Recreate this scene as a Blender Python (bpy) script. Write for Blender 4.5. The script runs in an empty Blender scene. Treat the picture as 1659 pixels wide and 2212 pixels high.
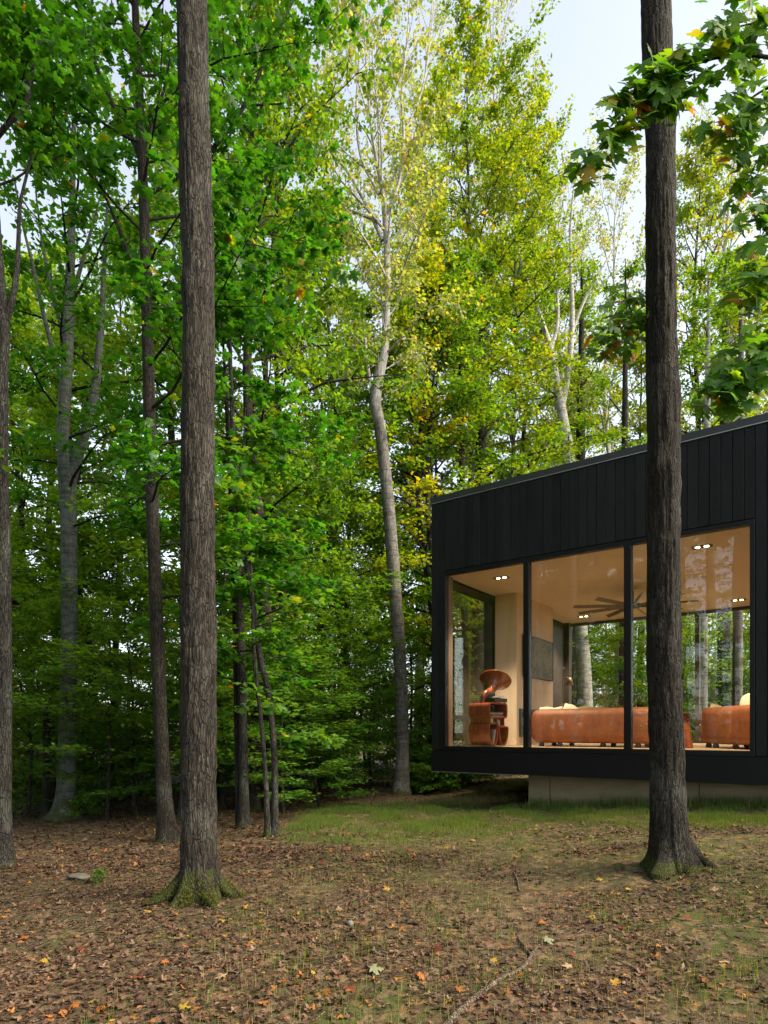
import bpy, bmesh, math, random
import numpy as np
from mathutils import Vector, Matrix

scene = bpy.context.scene
C = scene.collection
R = math.radians

# ------------------------------------------------------------------ camera
CAM_Z = 1.5
cam_d = bpy.data.cameras.new('camera')
cam_d.sensor_fit = 'HORIZONTAL'
cam_d.sensor_width = 36.0
cam_d.lens = 36.0 * 1517 / 1875
cam_d.shift_y = 534 / 1875
cam_d.clip_end = 1500
cam_d.clip_start = 0.05
cam = bpy.data.objects.new('camera', cam_d)
cam.location = (0, 0, CAM_Z)
cam.rotation_euler = (R(90), 0, 0)
C.objects.link(cam)
scene.camera = cam

# ------------------------------------------------------------------ sky, sun, exposure
SUN_ELEV, SUN_AZ = 42.0, 112.0          # azimuth measured from +Y towards +X
world = bpy.data.worlds.new('World')
scene.world = world
world.use_nodes = True
wn = world.node_tree
bg = wn.nodes['Background']
sky = wn.nodes.new('ShaderNodeTexSky')
sky.sky_type = 'NISHITA'
sky.sun_disc = False
sky.sun_elevation = R(SUN_ELEV)
sky.sun_rotation = R(SUN_AZ)
sky.air_density = 1.0
sky.dust_density = 1.0
sky.ozone_density = 1.0
hs = wn.nodes.new('ShaderNodeHueSaturation')
hs.inputs['Saturation'].default_value = 0.42
wn.links.new(sky.outputs[0], hs.inputs['Color'])
wn.links.new(hs.outputs[0], bg.inputs['Color'])
bg.inputs['Strength'].default_value = 0.065

sun_d = bpy.data.lights.new('sun', 'SUN')
sun_d.energy = 1.5
sun_d.angle = R(30)
sun_d.color = (1.0, 0.85, 0.60)
sun = bpy.data.objects.new('sun', sun_d)
sd = Vector((math.sin(R(SUN_AZ)) * math.cos(R(SUN_ELEV)), math.cos(R(SUN_AZ)) * math.cos(R(SUN_ELEV)), math.sin(R(SUN_ELEV))))
sun.rotation_euler = (-sd).to_track_quat('-Z', 'Y').to_euler()
sun.location = (0, 0, 60)
C.objects.link(sun)

scene.view_settings.view_transform = 'Standard'
scene.view_settings.look = 'None'
scene.view_settings.exposure = 2.7
scene.view_settings.gamma = 1.0
scene.render.engine = 'CYCLES'
cy = scene.cycles
cy.use_denoising = True
cy.max_bounces = 12
cy.diffuse_bounces = 10
cy.glossy_bounces = 4
cy.transmission_bounces = 6
cy.transparent_max_bounces = 10
cy.caustics_reflective = False
cy.caustics_refractive = False
cy.sample_clamp_indirect = 8.0

# ------------------------------------------------------------------ helpers
def P(x, y, Y):
    """pixel of the 1659x2212 view at depth Y -> world point"""
    return np.array([(x - 829.5) / 1342 * Y, Y, CAM_Z + (1578.5 - y) / 1342 * Y])

_r = np.random.RandomState(5)
_lat = _r.rand(256, 256)
def vnoise(x, y):
    x = np.asarray(x, float); y = np.asarray(y, float)
    xi = np.floor(x).astype(int); yi = np.floor(y).astype(int)
    fx = x - xi; fy = y - yi
    fx = fx * fx * (3 - 2 * fx); fy = fy * fy * (3 - 2 * fy)
    a = _lat[xi & 255, yi & 255]; b = _lat[(xi + 1) & 255, yi & 255]
    c = _lat[xi & 255, (yi + 1) & 255]; d = _lat[(xi + 1) & 255, (yi + 1) & 255]
    return (a * (1 - fx) + b * fx) * (1 - fy) + (c * (1 - fx) + d * fx) * fy

def softplus(x, k=1.5):
    return np.log1p(np.exp(np.clip(x * k, -40, 40))) / k

def gz(x, y):
    x = np.asarray(x, float); y = np.asarray(y, float)
    near = np.exp(-((x - 3) / 12) ** 2 - ((y - 8) / 14) ** 2)
    z = 0.105 * softplus(x - 1.7) * near - 0.045 * softplus(-x - 1.2) * np.exp(-((x + 4) / 9) ** 2)
    z = z + 0.07 * np.exp(-((x + 1.5) / 1.1) ** 2 - ((y - 5.4) / 1.0) ** 2)      # mound at the big trunk
    z = z + 0.10 * np.exp(-((x - 3.0) / 0.8) ** 2 - ((y - 6.4) / 0.8) ** 2)
    z = z + 0.07 * (vnoise(x * .8 + 9, y * .8 + 4) - .5) + 0.030 * (vnoise(x * 3.1, y * 3.1) - .5) + 0.014 * (vnoise(x * 9, y * 9 + 7) - .5)
    far = np.clip((np.hypot(x, y) - 22) / 40, 0, 1)
    return z + far * (vnoise(x * .06 + 3, y * .06) - .5) * 2.0
def gz1(x, y): return float(gz(x, y))

def ground_at(px, py):
    u = (px - 829.5) / 1342; w = (1578.5 - py) / 1342
    lo = 1.0
    for Y in np.arange(2.0, 60, .02):
        if CAM_Z + w * Y <= gz1(u * Y, Y): return Y
    return 60.0

def meta(o, label=None, cat=None, group=None, kind=None):
    if label: o['label'] = label
    if cat: o['category'] = cat
    if group: o['group'] = group
    if kind: o['kind'] = kind
    return o

def empty(name, loc=(0, 0, 0), rz=0.0):
    o = bpy.data.objects.new(name, None)
    o.empty_display_size = .2
    o.location = loc; o.rotation_euler = (0, 0, rz)
    C.objects.link(o)
    return o

def link(name, me, parent=None, loc=None):
    o = bpy.data.objects.new(name, me)
    C.objects.link(o)
    if parent is not None: o.parent = parent
    if loc is not None: o.location = loc
    return o

def npmesh(name, V, F, mat, tint=None, smooth=False):
    V = np.asarray(V, np.float32); F = np.asarray(F, np.int32)
    me = bpy.data.meshes.new(name)
    k = F.shape[1]; n = len(F)
    me.vertices.add(len(V)); me.vertices.foreach_set('co', V.ravel())
    me.loops.add(n * k); me.loops.foreach_set('vertex_index', F.ravel())
    me.polygons.add(n)
    me.polygons.foreach_set('loop_start', np.arange(0, n * k, k, dtype=np.int32))
    me.polygons.foreach_set('loop_total', np.full(n, k, np.int32))
    if smooth: me.polygons.foreach_set('use_smooth', np.ones(n, bool))
    if tint is not None:
        at = me.attributes.new('tint', 'FLOAT', 'POINT')
        at.data.foreach_set('value', np.asarray(tint, np.float32))
    me.materials.append(mat)
    me.update(calc_edges=True)
    me.validate()
    return me

class MB:
    def __init__(s): s.v = []; s.f = []
    def add(s, V, F):
        n = len(s.v)
        s.v.extend([tuple(map(float, p)) for p in V])
        s.f.extend([tuple(int(i) + n for i in f) for f in F])
        return s
    def box(s, x0, x1, y0, y1, z0, z1):
        V = [(x, y, z) for z in (z0, z1) for y in (y0, y1) for x in (x0, x1)]
        return s.add(V, [(0, 2, 3, 1), (4, 5, 7, 6), (0, 1, 5, 4), (2, 6, 7, 3), (0, 4, 6, 2), (1, 3, 7, 5)])
    def tube(s, pts, rad, n=8, cap=True):
        V, F = tube(pts, rad, n)
        m = len(pts)
        F = [tuple(f) for f in F]
        if cap:
            F.append(tuple(range(n - 1, -1, -1))); F.append(tuple(range((m - 1) * n, m * n)))
        return s.add(V, F)
    def lathe(s, prof, n=24, close=True):
        """profile [(r,z)] about z"""
        m = len(prof); V = []; F = []
        for r, z in prof:
            for i in range(n):
                a = 2 * math.pi * i / n
                V.append((r * math.cos(a), r * math.sin(a), z))
        for j in range(m - 1):
            for i in range(n):
                F.append((j * n + i, j * n + (i + 1) % n, (j + 1) * n + (i + 1) % n, (j + 1) * n + i))
        if close:
            F.append(tuple(range(n - 1, -1, -1))); F.append(tuple(range((m - 1) * n, m * n)))
        return s.add(V, F)
    def mesh(s, name, mat, smooth=False, bevel=0, seg=2):
        me = bpy.data.meshes.new(name)
        me.from_pydata(s.v, [], s.f)
        if bevel:
            bm = bmesh.new(); bm.from_mesh(me)
            bmesh.ops.bevel(bm, geom=list(bm.edges), offset=bevel, segments=seg, affect='EDGES', profile=.5)
            bm.to_mesh(me); bm.free()
        if smooth:
            me.polygons.foreach_set('use_smooth', [True] * len(me.polygons))
        me.materials.append(mat)
        me.update()
        return me
    def build(s, name, mat, parent=None, smooth=False, bevel=0, seg=2, loc=None):
        return link(name, s.mesh(name, mat, smooth, bevel, seg), parent, loc)

def tube(pts, rad, n=8, bark=0.0, seed=0, cells=22, zscale=5.0):
    pts = np.asarray(pts, float); m = len(pts)
    rad = np.broadcast_to(np.asarray(rad, float), (m,))
    t = np.gradient(pts, axis=0)
    t /= np.linalg.norm(t, axis=1)[:, None] + 1e-12
    ref = np.array([1.0, 0, 0]) if abs(t[0][0]) < .8 else np.array([0, 1.0, 0])
    a = np.zeros_like(t)
    prev = ref
    for i in range(m):
        v = prev - t[i] * prev.dot(t[i]); v /= np.linalg.norm(v) + 1e-12
        a[i] = v; prev = v
    b = np.cross(t, a)
    th = np.linspace(0, 2 * np.pi, n, endpoint=False)
    rr = np.repeat(rad[:, None], n, 1)
    if bark:
        s = np.concatenate([[0], np.cumsum(np.linalg.norm(np.diff(pts, axis=0), axis=1))])
        TH, S = np.meshgrid(th / (2 * np.pi), s)
        def per(c, zs, o):
            x = TH * c
            n0 = vnoise(x + o, S * zs + o * 3.3); n1 = vnoise(x - c + o, S * zs + o * 3.3)
            return n0 * (1 - TH) + n1 * TH
        warp = per(5, 1.3, seed + 3.7) * .1
        r1 = np.abs(per(cells, zscale, seed + 11.2 + warp) - .5) * 2
        r2 = np.abs(per(cells * 2, zscale * 2.2, seed + 31.9) - .5) * 2
        big = per(4, .7, seed + 51.0) - .5
        rr = rr + bark * (r1 * 1.0 + r2 * .5 - .6) + rr * big * .15
    V = pts[:, None, :] + rr[..., None] * (np.cos(th)[None, :, None] * a[:, None, :] + np.sin(th)[None, :, None] * b[:, None, :])
    V = V.reshape(-1, 3)
    i = np.arange(m - 1)[:, None] * n; j = np.arange(n)[None, :]
    F = np.stack([i + j, i + (j + 1) % n, i + n + (j + 1) % n, i + n + j], -1).reshape(-1, 4)
    return V, F

def resample(pts, rad, k):
    """smooth Catmull-Rom resampling of a polyline with radii"""
    pts = np.asarray(pts, float); rad = np.asarray(rad, float)
    q = np.concatenate([pts, rad[:, None]], 1)
    q = np.concatenate([2 * q[:1] - q[1:2], q, 2 * q[-1:] - q[-2:-1]])
    out = []
    m = len(pts)
    for s in np.linspace(0, m - 1 - 1e-6, k):
        i = int(s); f = s - i
        p0, p1, p2, p3 = q[i], q[i + 1], q[i + 2], q[i + 3]
        out.append(.5 * (2 * p1 + (p2 - p0) * f + (2 * p0 - 5 * p1 + 4 * p2 - p3) * f * f + (3 * p1 - p0 - 3 * p2 + p3) * f ** 3))
    out = np.array(out)
    return out[:, :3], np.maximum(out[:, 3], .002)

# ------------------------------------------------------------------ materials
def mat(name):
    m = bpy.data.materials.new(name); m.use_nodes = True
    nt = m.node_tree
    return m, nt, nt.nodes['Principled BSDF']
def N(nt, t, **kw):
    n = nt.nodes.new(t)
    for k, v in kw.items(): setattr(n, k, v)
    return n
def ramp(nt, fac, stops, interp='LINEAR'):
    r = N(nt, 'ShaderNodeValToRGB'); r.color_ramp.interpolation = interp
    e = r.color_ramp.elements
    while len(e) < len(stops): e.new(.5)
    for el, (p, c) in zip(e, stops):
        el.position = p; el.color = (*c, 1)
    nt.links.new(fac, r.inputs[0])
    return r.outputs[0]
def noise(nt, scale, detail=5, rough=.55, vec=None, dist=0):
    n = N(nt, 'ShaderNodeTexNoise')
    n.inputs['Scale'].default_value = scale; n.inputs['Detail'].default_value = detail
    n.inputs['Roughness'].default_value = rough; n.inputs['Distortion'].default_value = dist
    if vec is not None: nt.links.new(vec, n.inputs['Vector'])
    return n.outputs['Fac']
def coords(nt, scale=(1, 1, 1), kind='Object', loc=(0, 0, 0)):
    tc = N(nt, 'ShaderNodeTexCoord'); mp = N(nt, 'ShaderNodeMapping')
    mp.inputs['Scale'].default_value = scale; mp.inputs['Location'].default_value = loc
    nt.links.new(tc.outputs[kind], mp.inputs['Vector'])
    return mp.outputs[0]
def bump(nt, h, strength=.5, dist=.01, to=None, normal=None):
    b = N(nt, 'ShaderNodeBump'); b.inputs['Strength'].default_value = strength; b.inputs['Distance'].default_value = dist
    nt.links.new(h, b.inputs['Height'])
    if normal is not None: nt.links.new(normal, b.inputs['Normal'])
    if to is not None: nt.links.new(b.outputs[0], to.inputs['Normal'])
    return b.outputs[0]
def mixc(nt, fac, a, b, mode='MIX'):
    m = N(nt, 'ShaderNodeMix', data_type='RGBA', blend_type=mode)
    for s, v in ((0, fac), (6, a), (7, b)):
        if hasattr(v, 'links'): nt.links.new(v, m.inputs[s])
        elif s == 0: m.inputs[0].default_value = v
        else: m.inputs[s].default_value = (*v, 1)
    return m.outputs[2]
def math_(nt, op, a, b=None, c=None, clamp=False):
    m = N(nt, 'ShaderNodeMath', operation=op); m.use_clamp = clamp
    for i, v in enumerate((a, b, c)):
        if v is None: continue
        if hasattr(v, 'links'): nt.links.new(v, m.inputs[i])
        else: m.inputs[i].default_value = v
    return m.outputs[0]

def plain(name, col, rough=.5, metal=0, spec=.5, nscale=None, amt=.15, bumps=None):
    m, nt, b = mat(name)
    b.inputs['Roughness'].default_value = rough; b.inputs['Metallic'].default_value = metal
    b.inputs['Specular IOR Level'].default_value = spec
    if nscale:
        f = noise(nt, nscale, 4, .6, coords(nt))
        c = ramp(nt, f, [(.25, tuple(x * (1 - amt) for x in col)), (.75, tuple(min(1, x * (1 + amt)) for x in col))])
        nt.links.new(c, b.inputs['Base Color'])
        if bumps: bump(nt, f, bumps, .004, b)
    else: b.inputs['Base Color'].default_value = (*col, 1)
    return m

def bark_mat(name, dark, light, lichen=(.16, .16, .14), lich=.35, moss=0.0, horiz=False, pale_top=None, vs=2.2, plate=62):
    m, nt, b = mat(name)
    v = coords(nt, (1, 1, .16))
    n1 = noise(nt, 34, 5, .65, v, .4)
    n2 = noise(nt, 9, 4, .6, coords(nt, (1, 1, .5)))
    nf = noise(nt, 95, 4, .7, coords(nt, (1, 1, .10)), .2)
    n1 = math_(nt, 'MULTIPLY_ADD', nf, .55, math_(nt, 'MULTIPLY', n1, .45))
    wp_ = N(nt, 'ShaderNodeMix', data_type='VECTOR'); wp_.inputs[0].default_value = .06
    wn_ = N(nt, 'ShaderNodeTexNoise'); wn_.inputs['Scale'].default_value = 4.0; wn_.inputs['Detail'].default_value = 3
    nt.links.new(coords(nt), wn_.inputs['Vector'])
    nt.links.new(coords(nt, (1, 1, .13)), wp_.inputs[4]); nt.links.new(wn_.outputs['Color'], wp_.inputs[5])
    vo = N(nt, 'ShaderNodeTexVoronoi', feature='DISTANCE_TO_EDGE'); vo.inputs['Scale'].default_value = plate
    nt.links.new(wp_.outputs[1], vo.inputs['Vector'])
    crack = ramp(nt, vo.outputs['Distance'], [(.01, (0, 0, 0)), (.16, (1, 1, 1))])
    col = ramp(nt, n1, [(.38, dark), (.50, tuple((a * .5 + c * .5) for a, c in zip(dark, light))), (.62, tuple(c * 1.25 for c in light))])
    lf = ramp(nt, noise(nt, vs, 6, .7, coords(nt, (1, 1, .6), loc=(3, 1, 7))), [(.52, (0, 0, 0)), (.66, (1, 1, 1))])
    col = mixc(nt, math_(nt, 'MULTIPLY', lf, lich), col, lichen)
    big = ramp(nt, n2, [(.3, (.72, .72, .72)), (.7, (1.15, 1.15, 1.15))])
    col = mixc(nt, 1.0, col, big, 'MULTIPLY')
    if not horiz:
        col = mixc(nt, .55, col, crack, 'MULTIPLY')
    h = math_(nt, 'MULTIPLY_ADD', crack, .0 if horiz else .9, n1)
    if horiz:   # rings and lenticels of smooth bark
        w = noise(nt, 10, 4, .7, coords(nt, (.35, .35, 2.4)))
        rg = ramp(nt, w, [(.40, (.45, .43, .40)), (.5, (1, 1, 1))])
        col = mixc(nt, .8, col, rg, 'MULTIPLY')
        h = math_(nt, 'ADD', h, w)
    if pale_top:
        sx = N(nt, 'ShaderNodeSeparateXYZ'); tc = N(nt, 'ShaderNodeTexCoord')
        nt.links.new(tc.outputs['Object'], sx.inputs[0])
        zf = math_(nt, 'MULTIPLY_ADD', n2, 1.6, sx.outputs['Z'])
        zr = N(nt, 'ShaderNodeMapRange'); zr.inputs['From Min'].default_value = pale_top[0]; zr.inputs['From Max'].default_value = pale_top[1]
        nt.links.new(zf, zr.inputs['Value'])
        pc = mixc(nt, 1.0, ramp(nt, n1, [(.35, (.18, .175, .16)), (.6, (.36, .35, .33))]), big, 'MULTIPLY')
        col = mixc(nt, zr.outputs[0], col, pc)
    if moss:
        sx = N(nt, 'ShaderNodeSeparateXYZ'); tc = N(nt, 'ShaderNodeTexCoord')
        nt.links.new(tc.outputs['Object'], sx.inputs[0])
        hh = math_(nt, 'ADD', sx.outputs['Z'], math_(nt, 'MULTIPLY', math_(nt, 'SUBTRACT', noise(nt, 5, 5, .7, coords(nt)), .54), moss * 7.0))
        f = ramp(nt, hh, [(moss * .55, (1, 1, 1)), (moss * .95, (0, 0, 0))])
        mc = ramp(nt, noise(nt, 60, 4, .7, coords(nt)), [(.3, (.016, .024, .004)), (.7, (.075, .085, .012))])
        col = mixc(nt, math_(nt, 'MULTIPLY', f, .85), col, mc)
    nt.links.new(col, b.inputs['Base Color'])
    b.inputs['Roughness'].default_value = .9
    b.inputs['Specular IOR Level'].default_value = .25
    bump(nt, h, 1.0, .016, b)
    return m

def leaf_mat(name, stops, trans=(2.6, 1.95, .55), tw=.55, rough=.45):
    m, nt, b = mat(name)
    at = N(nt, 'ShaderNodeAttribute', attribute_name='tint')
    oi = N(nt, 'ShaderNodeObjectInfo')
    f = math_(nt, 'ADD', at.outputs['Fac'], math_(nt, 'MULTIPLY', math_(nt, 'SUBTRACT', oi.outputs['Random'], .5), .16), clamp=True)
    col = ramp(nt, f, stops)
    nt.links.new(col, b.inputs['Base Color'])
    b.inputs['Roughness'].default_value = rough
    b.inputs['Specular IOR Level'].default_value = .35
    tr = N(nt, 'ShaderNodeBsdfTranslucent')
    nt.links.new(mixc(nt, 1.0, col, trans, 'MULTIPLY'), tr.inputs['Color'])
    mx = N(nt, 'ShaderNodeMixShader'); mx.inputs[0].default_value = tw
    nt.links.new(b.outputs[0], mx.inputs[1]); nt.links.new(tr.outputs[0], mx.inputs[2])
    nt.links.new(mx.outputs[0], nt.nodes['Material Output'].inputs['Surface'])
    return m

M = {}
M['bark_brown'] = bark_mat('bark_brown', (.0115, .0098, .0076), (.064, .055, .043), moss=.20)
M['bark_dark'] = bark_mat('bark_dark', (.0088, .0074, .0056), (.042, .036, .027), (.15, .15, .13), .35, moss=.07)
M['bark_grey'] = bark_mat('bark_grey', (0.0179, 0.0166, 0.014), (0.0638, 0.0587, 0.051), (.15, .17, .14), .4, moss=.08)
M['bark_beech'] = bark_mat('bark_beech', (0.0641, 0.0711, 0.0651), (0.1282, 0.143, 0.1302), (.10, .14, .085), .4, moss=.30, horiz=True)
M['bark_aspen'] = bark_mat('bark_aspen', (0.0638, 0.0595, 0.051), (0.17, 0.1615, 0.1445), (.27, .28, .26), .5, moss=.15, horiz=True)
M['bark_crook'] = bark_mat('bark_crook', (.064, .06, .051), (.17, .16, .145), (.25, .26, .24), .5, moss=.10, horiz=True, pale_top=(9.3, 10.6))
M['bark_pale'] = bark_mat('bark_pale', (.24, .23, .21), (.50, .49, .46), (.55, .55, .52), .5, horiz=True)
M['leaf_maple'] = leaf_mat('leaf_maple', [(0, (.018, .080, .007)), (.45, (.036, .135, .010)), (.9, (.080, .19, .012)), (.97, (.30, .22, .012)), (1, (.38, .12, .012))], trans=(2.0, 1.95, .65))
M['leaf_near'] = leaf_mat('leaf_near', [(0, (.030, .11, .008)), (.45, (.055, .165, .012)), (.9, (.11, .22, .014)), (.97, (.30, .20, .012)), (1, (.40, .11, .015))], tw=.6)
M['leaf_forest'] = leaf_mat('leaf_forest', [(0, (.030, .095, .010)), (.45, (.062, .165, .014)), (.9, (.125, .22, .018)), (1, (.28, .24, .02))])
M['leaf_yellow'] = leaf_mat('leaf_yellow', [(0, (.052, .138, .008)), (.45, (.105, .200, .010)), (.8, (.195, .230, .012)), (1, (.42, .20, .012))])
M['leaf_lime'] = leaf_mat('leaf_lime', [(0, (.05, .15, .012)), (.5, (.09, .21, .016)), (.9, (.15, .25, .02)), (1, (.3, .26, .02))])
M['leaf_poplar'] = leaf_mat('leaf_poplar', [(0, (.085, .155, .05)), (.5, (.15, .225, .08)), (.85, (.235, .275, .10)), (1, (.40, .29, .09))])
M['leaf_under'] = leaf_mat('leaf_under', [(0, (.045, .135, .022)), (.5, (.080, .20, .028)), (.92, (.13, .25, .03)), (1, (.26, .22, .02))], tw=.5)
M['leaf_red'] = leaf_mat('leaf_red', [(0, (.20, .030, .010)), (1, (.42, .10, .015))])
M['litter'] = leaf_mat('litter', [(0, (.030, .017, .011)), (.28, (.075, .040, .026)), (.55, (.135, .078, .050)), (.78, (.21, .14, .092)), (.88, (.26, .09, .032)), (.95, (.36, .17, .025)), (1, (.34, .26, .04))], trans=(1, .9, .7), tw=.12, rough=.6)
M['moss'] = leaf_mat('moss', [(0, (.030, .040, .006)), (.6, (.075, .085, .010)), (1, (.14, .14, .018))], (1, 1, .8), .25, .8)
M['grass'] = leaf_mat('grass', [(0, (.050, .115, .014)), (.5, (.095, .165, .022)), (.8, (.16, .18, .04)), (1, (.27, .22, .10))], tw=.3)

# ground
def ground_material():
    m, nt, b = mat('forest_ground')
    c = coords(nt)
    n1 = noise(nt, .55, 5, .6, c); n2 = noise(nt, 5, 6, .65, c); n3 = noise(nt, 38, 5, .7, c)
    dirt = ramp(nt, n2, [(.28, (.034, .026, .016)), (.5, (.080, .060, .037)), (.72, (.145, .112, .070))])
    crumb = ramp(nt, n3, [(.32, (.45, .42, .40)), (.5, (1, 1, 1)), (.70, (1.25, 1.2, 1.1))])
    col = mixc(nt, .85, dirt, crumb, 'MULTIPLY')
    green = ramp(nt, n1, [(.42, (0, 0, 0)), (.60, (1, 1, 1))])
    col = mixc(nt, math_(nt, 'MULTIPLY', green, .6), col, (.060, .070, .022))
    la = N(nt, 'ShaderNodeAttribute', attribute_name='tint')
    lf = math_(nt, 'MULTIPLY', la.outputs['Fac'], ramp(nt, n2, [(.30, (.35, .35, .35)), (.6, (1, 1, 1))]))
    col = mixc(nt, lf, col, mixc(nt, n3, (.028, .040, .008), (.085, .100, .026)))
    vo = N(nt, 'ShaderNodeTexVoronoi'); vo.inputs['Scale'].default_value = 16
    vo.inputs['Randomness'].default_value = 1
    nt.links.new(c, vo.inputs['Vector'])
    sep = N(nt, 'ShaderNodeSeparateColor'); nt.links.new(vo.outputs['Color'], sep.inputs[0])
    lc = ramp(nt, sep.outputs[0], [(0, (.05, .03, .02)), (.5, (.12, .075, .048)), (.8, (.19, .125, .08)), (1, (.24, .12, .05))])
    lm = ramp(nt, sep.outputs[1], [(.45, (0, 0, 0)), (.5, (.7, .7, .7))])
    col = mixc(nt, lm, col, lc)
    nt.links.new(col, b.inputs['Base Color'])
    b.inputs['Roughness'].default_value = .95
    b.inputs['Specular IOR Level'].default_value = .15
    h = math_(nt, 'ADD', math_(nt, 'MULTIPLY', n3, .6), n2)
    bump(nt, h, .8, .03, b)
    return m
M['ground'] = ground_material()

def charred():
    m, nt, b = mat('charred_timber')
    n1 = noise(nt, 60, 5, .7, coords(nt, (1, 1, .12)))
    n2 = noise(nt, 26, 3, .6, coords(nt, (.6, .6, 3.0)))
    oi = N(nt, 'ShaderNodeObjectInfo')
    base = ramp(nt, n1, [(.3, (.0026, .0028, .003)), (.75, (.010, .0105, .0115))])
    stx = noise(nt, 3.5, 4, .65, coords(nt, (1.4, 1.4, .35)))
    v = math_(nt, 'ADD', math_(nt, 'MULTIPLY', oi.outputs['Random'], .9), math_(nt, 'MULTIPLY_ADD', stx, 2.6, -.7))
    hs_ = N(nt, 'ShaderNodeHueSaturation'); nt.links.new(base, hs_.inputs['Color']); nt.links.new(v, hs_.inputs['Value'])
    nt.links.new(hs_.outputs[0], b.inputs['Base Color'])
    b.inputs['Roughness'].default_value = .62
    b.inputs['Specular IOR Level'].default_value = .25
    bump(nt, math_(nt, 'ADD', n1, math_(nt, 'MULTIPLY', n2, 1.4)), .55, .006, b)
    return m
M['char'] = charred()
M['black_metal'] = plain('black_metal', (.0045, .0045, .005), .45, 0, .25, 3, .25)
M['skirt'] = plain('black_panel', (.0045, .0047, .0052), .6, 0, .2, 14, .35, .08)
M['flashing'] = plain('flashing_metal', (.30, .30, .31), .4, .8)
M['fascia'] = plain('fascia_metal', (.030, .031, .033), .45, .2, .5, 5, .2)
M['membrane'] = plain('roof_membrane', (.05, .05, .05), .9, nscale=8)

def concrete():
    m, nt, b = mat('board_concrete')
    a = noise(nt, 2.2, 6, .6, coords(nt, (.6, 1, 1.4))); f = noise(nt, 70, 3, .6, coords(nt))
    col = ramp(nt, a, [(.3, (.20, .165, .10)), (.7, (.33, .28, .185))])
    col = mixc(nt, .5, col, ramp(nt, f, [(.35, (.8, .8, .8)), (.65, (1.1, 1.1, 1.1))]), 'MULTIPLY')
    nt.links.new(col, b.inputs['Base Color']); b.inputs['Roughness'].default_value = .85
    bump(nt, math_(nt, 'ADD', a, f), .2, .006, b)
    return m
M['concrete'] = concrete()

def wood(name, dark, light, axis=2, scale=9, rough=.4, gloss=.5, rings=False):
    m, nt, b = mat(name)
    s = [1, 1, 1]; s[axis] = .12
    n = noise(nt, scale, 6, .6, coords(nt, tuple(s)), 1.2)
    col = ramp(nt, n, [(.3, dark), (.7, light)])
    nt.links.new(col, b.inputs['Base Color'])
    b.inputs['Roughness'].default_value = rough; b.inputs['Specular IOR Level'].default_value = gloss
    bump(nt, n, .08, .004, b)
    return m
M['ply'] = wood('birch_plywood', (.56, .42, .28), (.66, .52, .36), 2, 3.2, .5, .3)
M['oak'] = wood('oak_floor', (.38, .25, .14), (.52, .36, .21), 0, 8, .35)
M['rosewood'] = wood('rosewood', (.10, .022, .010), (.30, .075, .028), 2, 14, .22, .6)
M['teak'] = wood('teak_jamb', (.12, .075, .042), (.19, .12, .07), 2, 20, .45)
M['darkwood'] = wood('dark_stained', (.018, .013, .010), (.045, .033, .024), 2, 16, .5)
M['ceiling'] = plain('ceiling_plaster', (.58, .51, .40), .8, 0, .2, 4, .04)
def leather():
    m, nt, b = mat('tan_leather')
    a = noise(nt, 3.5, 6, .65, coords(nt)); v = N(nt, 'ShaderNodeTexVoronoi'); v.inputs['Scale'].default_value = 160
    nt.links.new(coords(nt), v.inputs['Vector'])
    col = ramp(nt, a, [(.28, (.12, .034, .010)), (.55, (.22, .066, .018)), (.78, (.31, .105, .032))])
    nt.links.new(col, b.inputs['Base Color']); b.inputs['Roughness'].default_value = .62
    bump(nt, math_(nt, 'ADD', v.outputs['Distance'], a), .25, .004, b)
    return m
M['leather'] = leather()
M['cream'] = plain('cream_linen', (.62, .55, .40), .9, 0, .2, 120, .12, .3)
M['olive'] = plain('olive_linen', (.24, .22, .10), .9, 0, .2, 120, .15, .3)
M['knit'] = plain('knit_throw', (.50, .38, .22), .95, 0, .1, 90, .3, .5)
M['brass'] = plain('bronze', (.20, .15, .09), .4, .8)
M['fan_wood'] = wood('fan_blade_wood', (.05, .032, .02), (.10, .066, .04), 0, 10, .45)
M['device'] = plain('black_device', (.012, .012, .012), .35)
M['silver'] = plain('silver', (.5, .5, .48), .3, .9)
M['glass_dark'] = plain('fire_glass', (.008, .008, .009), .08)
M['stone'] = plain('grey_stone', (.16, .155, .15), .8, 0, .3, 12, .3, .4)
M['stone_pale'] = plain('pale_stone', (.12, .115, .09), .9, 0, .2, 9, .35, .5)
M['twig'] = bark_mat('dead_wood', (.07, .052, .038), (.24, .19, .145), (.30, .29, .26), .5)
def sleeve(name, col): M[name] = plain(name, col, .6, 0, .3, 30, .3)
for i, c_ in enumerate([(.45, .40, .32), (.12, .11, .10), (.35, .16, .09), (.16, .19, .17), (.55, .50, .42)]): sleeve('sleeve_%d' % i, c_)
def bulb():
    m, nt, b = mat('lit_lamp')
    b.inputs['Base Color'].default_value = (1, .8, .5, 1)
    b.inputs['Emission Color'].default_value = (1, .74, .42, 1); b.inputs['Emission Strength'].default_value = 5
    return m
M['bulb'] = bulb()
def art():
    m, nt, b = mat('wall_panel_print')
    n = noise(nt, 3.2, 5, .55, coords(nt, (1, 1, 1.2)), 1.3)
    n2 = noise(nt, 14, 4, .6, coords(nt))
    base = ramp(nt, n2, [(.3, (.13, .11, .06)), (.7, (.19, .16, .09))])
    f = ramp(nt, n, [(.53, (0, 0, 0)), (.56, (1, 1, 1)), (.62, (1, 1, 1)), (.66, (0, 0, 0))])
    nt.links.new(mixc(nt, math_(nt, 'MULTIPLY', f, .8), base, (.035, .035, .022)), b.inputs['Base Color'])
    b.inputs['Roughness'].default_value = .5
    return m
M['art'] = art()
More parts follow.
